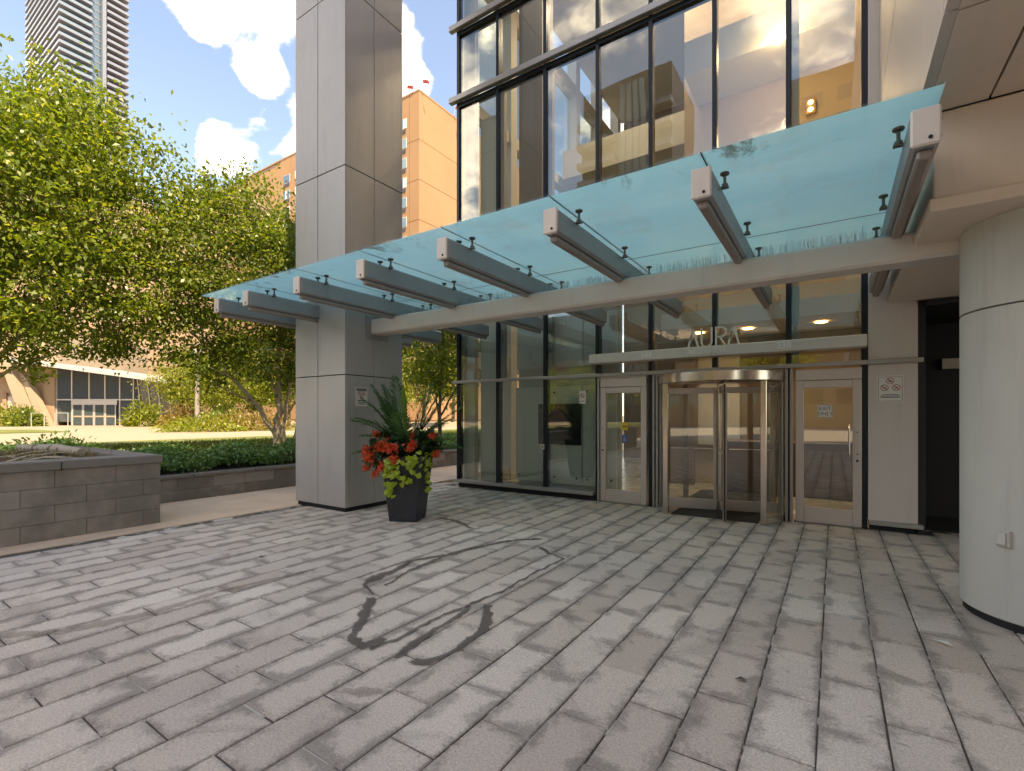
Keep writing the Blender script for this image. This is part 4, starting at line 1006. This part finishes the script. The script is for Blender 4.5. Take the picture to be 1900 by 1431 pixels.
# ------------------------------------------------------------------ FAR LOBBY BUILDING (faces the plaza)
Lb = thing('lobby_building', 'low beige building with glazed lobby under a sloping roof', 'building', (-SY*46, CY*46, .6), R(33.589))
z_ = lambda z: z-.6
box('side_wall', beige2_m, Lb, -60, -43.3, .3, 14, -.1, z_(9.5)); box('pier', beige_m, Lb, -44.3, -43.25, -.1, .29, -.1, z_(6.3))
box('roller_door', metal_m, Lb, -48.0, -45.6, .18, .29, -.05, z_(3.35)); box('door_surround', beige_m, Lb, -48.4, -48.02, .1, .29, -.05, z_(3.7)); box('wall_light', white_m, Lb, -46.3, -45.6, .0, .29, z_(3.75), z_(4.1), .05)
box('ledge', beige_m, Lb, -60, -46.4, -1.2, .29, z_(5.55), z_(6.0))
MB().prism([(-46.9, z_(6.0)), (-46.1, z_(6.0)), (-43.9, 0), (-44.9, 0)], 'y', -1.4, -.9).obj('slanted_strut', beige2_m, Lb)
MB().prism([(-46.05, z_(6.0)), (-45.2, z_(5.0)), (-43.0, 0), (-43.85, 0)], 'y', -.88, -.3).obj('slanted_fin', beige2_m, Lb)
roof = MB().prism([(-46, z_(6.9)), (-31.0, z_(4.75)), (-31.0, z_(4.45)), (-46, z_(6.5))], 'y', -2.0, 8).obj('roof', metal_m, Lb)
rz = lambda x: z_(6.45-(x+46)*2.02/15)
xs = [-43.2, -41.75, -40.1, -38.6, -37.2, -35.9, -35.2]
for a, b in zip(xs, xs[1:]):
    MB().prism([(a+.05, .35), (b-.05, .35), (b-.05, z_(2.98)), (a+.05, z_(2.98))], 'y', .1, .14).obj('pane', farglass_m, Lb)
    MB().prism([(a+.05, z_(3.1)), (b-.05, z_(3.1)), (b-.05, rz(b)-.05), (a+.05, rz(a)-.05)], 'y', .1, .14).obj('pane', farglass_m, Lb)
for x in xs: MB().prism([(x-.05, 0), (x+.05, 0), (x+.05, rz(x)-.06), (x-.05, rz(x)-.06)], 'y', .02, .2).obj('mullion', metal_m, Lb)
box('transom', metal_m, Lb, -43.2, -31.4, -.02, .018, z_(2.98), z_(3.1))
box('lobby_inside', wallint2_m, Lb, -43, -31.5, 6, 6.2, 0, z_(4.2)); box('door_head', metal_m, Lb, -41.7, -37.4, -.06, -.022, z_(2.55), z_(2.97))
for k in range(4):
    a = -41.6+k*1.04; dd = box('sliding_door', metal_m, Lb, a, a+.09, -.1, -.03, 0, z_(2.54)); box('stile', metal_m, dd, a+.93, a+1.0, -.1, -.03, 0, z_(2.54))
    box('pane', farglass_m, dd, a+.09, a+.93, -.07, -.05, .05, z_(2.5)); box('door_band', beige2_m, dd, a+.09, a+.93, -.095, -.075, .78, .92)
# canted glass bay at its right end
for k in range(4):
    a, b = -35.1+k*.93, -35.1+(k+1)*.93; bt = lambda t: (.15-.0*t)
    MB().add([(a, .2, .45), (b-.06, .2, .45), (b+.30, -.9, rz(b)-.1), (a+.36, -.9, rz(a)-.1)], [(0, 1, 2, 3)]).obj('slanted_pane', farglass_m, Lb)
    MB().tube([(a-.02, .15, .4), (a+.34, -.95, rz(a)-.1)], .05, 5).obj('slanted_mullion', metal_m, Lb)
box('plinth', beige2_m, Lb, -35.2, -31.2, .0, 6, -.1, .42); box('end_wall', beige_m, Lb, -31.3, -31.1, .5, 7.5, .43, z_(4.3))
# large blank block behind
bb = thing('beige_block', 'tall blank beige wall block behind the lobby roof', 'building', (-68, 10, .6))
for k in range(4):
    for j in range(5): box('wall_panel', beige_m, bb, -.4, 0, -14+j*7.2, -14+(j+1)*7.2-.08, k*6.4, (k+1)*6.4-.08)
box('core', beige_m, bb, -30, -.42, -13.9, 21.8, 0, 25.6); box('parapet', beige2_m, bb, -30, .1, -14, 22, 25.6, 26.1)
# handrails
for (lab, lx) in (('left pale handrail hoop before the far lobby', -40.6), ('right pale handrail hoop before the far lobby', -38.6)):
    h = thing('handrail', lab, 'handrail', (-SY*41+CY*lx, CY*41+SY*lx, .6), R(33.589)); MB().tube([(0, 0, 0), (0, 0, 1.15), (1.1, 0, 1.15), (1.1, 0, 0)], .035, 6).obj('rail', metal_m, h)
lpst = thing('lamp_post', 'pale slim post standing on the far lawn', 'post', gp_(366, 34)); MB().tube([(0, 0, 0), (0, 0, 5.2)], [.16, .13], 10).obj('pole', stone2_m, lpst, True); MB().lathe([(.13, 5.2), (.3, 5.3), (.25, 5.55), (0, 5.6)], 12).obj('lamp_head', metal_m, lpst, True)
# far low wall by the garden
box_o = thing('garden_wall', 'low pale wall edging the far lawn', 'wall'); box('wall', beige2_m, box_o, -28.4, -28.0, 22, 60, .55, .95)

# ------------------------------------------------------------------ HOTEL
HX, HY, HZ = -49.9, 50.9, 48.4
Ht = thing('hotel_building', 'orange beige concrete slab block with flags on its roof', 'building', (HX, HY, 0))
box('core', hotel_m, Ht, -70, -.12, .12, 40, 0, HZ-.2)
rows = [HZ-8.9-2.9*2*k for k in range(8)]; zz = [HZ]+[HZ-7.0-5.8*k for k in range(8)]
for z1, z0 in zip(zz, zz[1:]):
    for (a, b) in ((0, 9), (9.1, 19), (19.1, 40)): box('wall_panel', hotel_m, Ht, -.12, 0, a, b, z0+.07, z1)
    for (a, b) in ((-.0, -1.9), ): box('wall_panel', hotel_m, Ht, -1.9, -.125, 0, .12, z0+.07, z1)
    for k in range(9): box('wall_panel', hotel_m, Ht, -1.98-3.7*(k+1)+.06, -1.98-3.7*k, .03, .12, z0+.07, z1)
wf = MB().cbox(-1.05, 1.05, -.03, .06, 0, 1.5, .03).mesh('window', metal_m); wp = MB().box(-.97, -.02, -.05, -.035, .08, 1.42).mesh('pane', farglass2_m); wp2 = MB().box(.02, .97, -.05, -.035, .08, 1.42).mesh('pane', farglass2_m); wg_ = MB().box(-.8, .8, -.05, .06, -.62, -.15).mesh('air_grille', towerdark_m)
wcur = MB().box(-.97, -.4, -.058, -.052, .08, 1.42).mesh('curtain', white_m)
for c_ in range(9):
    for r_ in range(12 if c_ < 4 else 7):
        o = inst('window', wf, Ht, (-3.55-3.7*c_, 0, HZ-4.6-2.9*r_)); inst('pane', wp, o); inst('pane', wp2, o); inst('air_grille', wg_, o)
        if rng.random() < .6: inst('curtain', wcur, o, (rng.choice((0, .6, 1.35)), 0, 0))
box('parapet', hotel_m, Ht, -70, .05, -.05, .3, HZ+.001, HZ+.25); box('parapet', hotel_m, Ht, -.25, .05, .301, 40, HZ+.001, HZ+.25)
box('stair_tower', hotel_m, Ht, -60, -38, 8, 30, HZ, HZ+4)
for (lab, x, y) in (('red flag on the hotel roof corner', .1, .4), ('red flag further back on the hotel roof edge', .1, 7.6), ('red flag on the hotel roof beside the column', -2.6, .0)):
    f = thing('roof_flag', lab, 'flag', (HX+x, HY+y, HZ+.25), 0, 'flags on the hotel roof'); MB().tube([(0, 0, 0), (.5, -.2, 1.3)], .05, 6).obj('pole', metal_m, f)
    v = []; 
    for i in range(5):
        for j in range(3): v.append((.45+i*.30, -.2+.10*math.sin(i*1.7), 1.3-j*.28-.16*i))
    MB().add(v, [(i*3+j, i*3+j+1, (i+1)*3+j+1, (i+1)*3+j) for i in range(4) for j in range(2)]).obj('cloth', red_m, f)
# ------------------------------------------------------------------ RESIDENTIAL TOWER far left
Tw = thing('apartment_tower', 'very tall glass and white balcony tower at upper left', 'tower', (-252, 60, 0))
box('glass_core', farglass2_m, Tw, -48, -2.2, 2.2, 22, 0, 214)
box('corner_pier', slab_m, Tw, -1.6, .1, 13.6, 14.8, 20, 214); box('recess', towerdark_m, Tw, -2.19, -1.9, 14.9, 22, 20, 212)
sA = MB().box(-48, 0, 0, 1.9, 0, .34).box(-2.0, 0, 1.9, 10.4, 0, .34).mesh('floor_slab', slab_m); bA = MB().box(-48, -.02, .02, .10, .35, 1.2).box(-.10, -.02, .1, 10.3, .35, 1.2).mesh('balustrade', mat('tower_balustrade', (.20, .26, .30), .2, .1, spec=.8))
sB = MB().box(-1.9, .6, 14.9, 22.5, 0, .36).mesh('floor_slab', slab_m); bB = MB().box(.48, .58, 15, 22.4, .37, 1.1).mesh('balustrade', slab_m); spm = MB().box(-2.15, -2.05, 10.6, 13.5, 0, .5).mesh('spandrel', slab_m)
for k in range(47):
    z = 72+3.02*k
    o = inst('floor_slab', sA, Tw, (0, 0, z)); inst('balustrade', bA, o); o = inst('floor_slab', sB, Tw, (0, 0, z+.6)); inst('balustrade', bB, o)
    inst('spandrel', spm, Tw, (0, 0, z))
for k in range(3): box('mullion', slab_m, Tw, -2.15, -2.0, 10.8+k*1.0, 10.92+k*1.0, 60, 212)
Tw2 = thing('tower_wing', 'lower grey tower wing at the foot of the balcony tower', 'tower', (-250, 78, 0))
box('core', farglass2_m, Tw2, -30, -1.5, .5, 10, 0, 104)
sl_ = MB().box(-30, 0, 0, 10.5, 0, .6).mesh('floor_slab', slab_m)
for k in range(14): inst('floor_slab', sl_, Tw2, (0, 0, 64+3.05*k))
# ------------------------------------------------------------------ buildings across the street, mirrored in the entrance glass, and an added shade tower
m1 = thing('street_tower', 'balcony tower mirrored in the upper entrance glass', 'tower', (-26, -52, 0))
box('core', towerdark_m, m1, -7, 6.8, -14, -1.6, 0, 52)
sm_ = MB().box(-7.2, -1.2, -1.6, 0, 0, .9).box(3.4, 7.0, -1.6, -.2, 0, .9).mesh('balcony', slab_m)
for k in range(15): inst('balcony', sm_, m1, (0, 0, 3+3.05*k))
for k in range(4): box('window_strip', farglass2_m, m1, -.9+k*1.05, -.1+k*1.05, -1.59, -1.45, 3, 51)
m2 = thing('street_block', 'beige low block mirrored in the entrance glass', 'building', (-5, -54, 0))
box('wall', beige_m, m2, -13.8, 0, -14, 0, 0, 25); box('roof_step', beige_m, m2, -7, 0, -14, -.5, 25, 27.5)
for r_ in range(6):
    for k in range(4): box('window', farglass_m, m2, -12.6+k*3.2, -10.6+k*3.2, .0, .06, 3+3.3*r_, 4.8+3.3*r_)
m3 = thing('street_office', 'tall tan office slab mirrored in the entrance glass', 'building', (12, -58, 0))
box('wall', beige_m, m3, -16.8, 22, -14, 0, 0, 46)
for r_ in range(12):
    for k in range(10): box('window', farglass_m, m3, -15.5+k*3.7, -13.2+k*3.7, .0, .06, 3+3.5*r_, 4.9+3.5*r_)

m4 = thing('added_shade_tower', 'unseen tall tower added across the street to shade the plaza', 'tower', (60, -34, 0))  # added out of view, only to cast shade over the plaza
box('shaft', beige_m, m4, 0, 26, -19, 21, 0, 138)
wn = MB().box(-.06, .0, -.9, .9, 0, 1.7).mesh('window', farglass_m)
for r_ in range(34):
    for k in range(9): inst('window', wn, m4, (0, -16.5+k*4.4, 4+4.0*r_))
box('parapet', beige2_m, m4, -.2, 26.2, -19.2, 21.2, 138, 139)

for (lab, x, y, sd) in (('small scrap of white litter on paving near round column', .62, 4.35, 1), ('dead leaf lying on the paving right of the wet trail', -.45, 3.1, 2), ('tiny dark leaf on the left paving', -5.2, 2.9, 3), ('curled brown leaf at the foot of square column', -6.1, 4.75, 4)):
    lf = thing('litter_scrap' if sd == 1 else 'fallen_leaf', lab, 'litter' if sd == 1 else 'leaf', (x, y, .006), sd)
    k = .05 if sd == 1 else .032
    MB().add([(0, -k, .002), (k*.7, 0, .012), (0, k*1.3, .004), (-k*.6, .1*k, .014), (0, 0, .003)], [(0, 1, 4), (1, 2, 4), (2, 3, 4), (3, 0, 4)]).obj('blade', signw_m if sd == 1 else bark2_m, lf)

# street trees and a low terrace across the street (seen only as reflections in the glass)
def copy_tree(src, loc, rz, label, group):
    r = src.copy(); COL.objects.link(r); r.location = loc; r.rotation_euler = (0, 0, rz); r['label'] = label; r['group'] = group
    for ch in src.children: c = ch.copy(); COL.objects.link(c); c.parent = r
    return r
srcs = [o for o in COL.objects if o.name.startswith('garden_tree')]
for i, (x, y) in enumerate(((-34, -24), (-26, -27), (-19, -24), (-12, -27), (-44, -20), (-4, -25))):
    copy_tree(srcs[i % len(srcs)], (x, y, -.05), i*1.1, 'street tree across the road mirrored in the entrance glass', 'street trees across the road').name = 'street_tree'
tr_ = thing('street_terrace', 'long low brick terrace across the street mirrored in the glass', 'building', (-70, -60, 0))
box('wall', mat('terrace_brick', (.22, .13, .09), .9, var=.1, vscale=1.), tr_, -70, 36, -12, 0, 0, 15)
for r_ in range(4):
    for k in range(22): box('window', farglass_m, tr_, -62+k*4.4, -60+k*4.4, 0, .07, 1.5+3.5*r_, 3.6+3.5*r_)
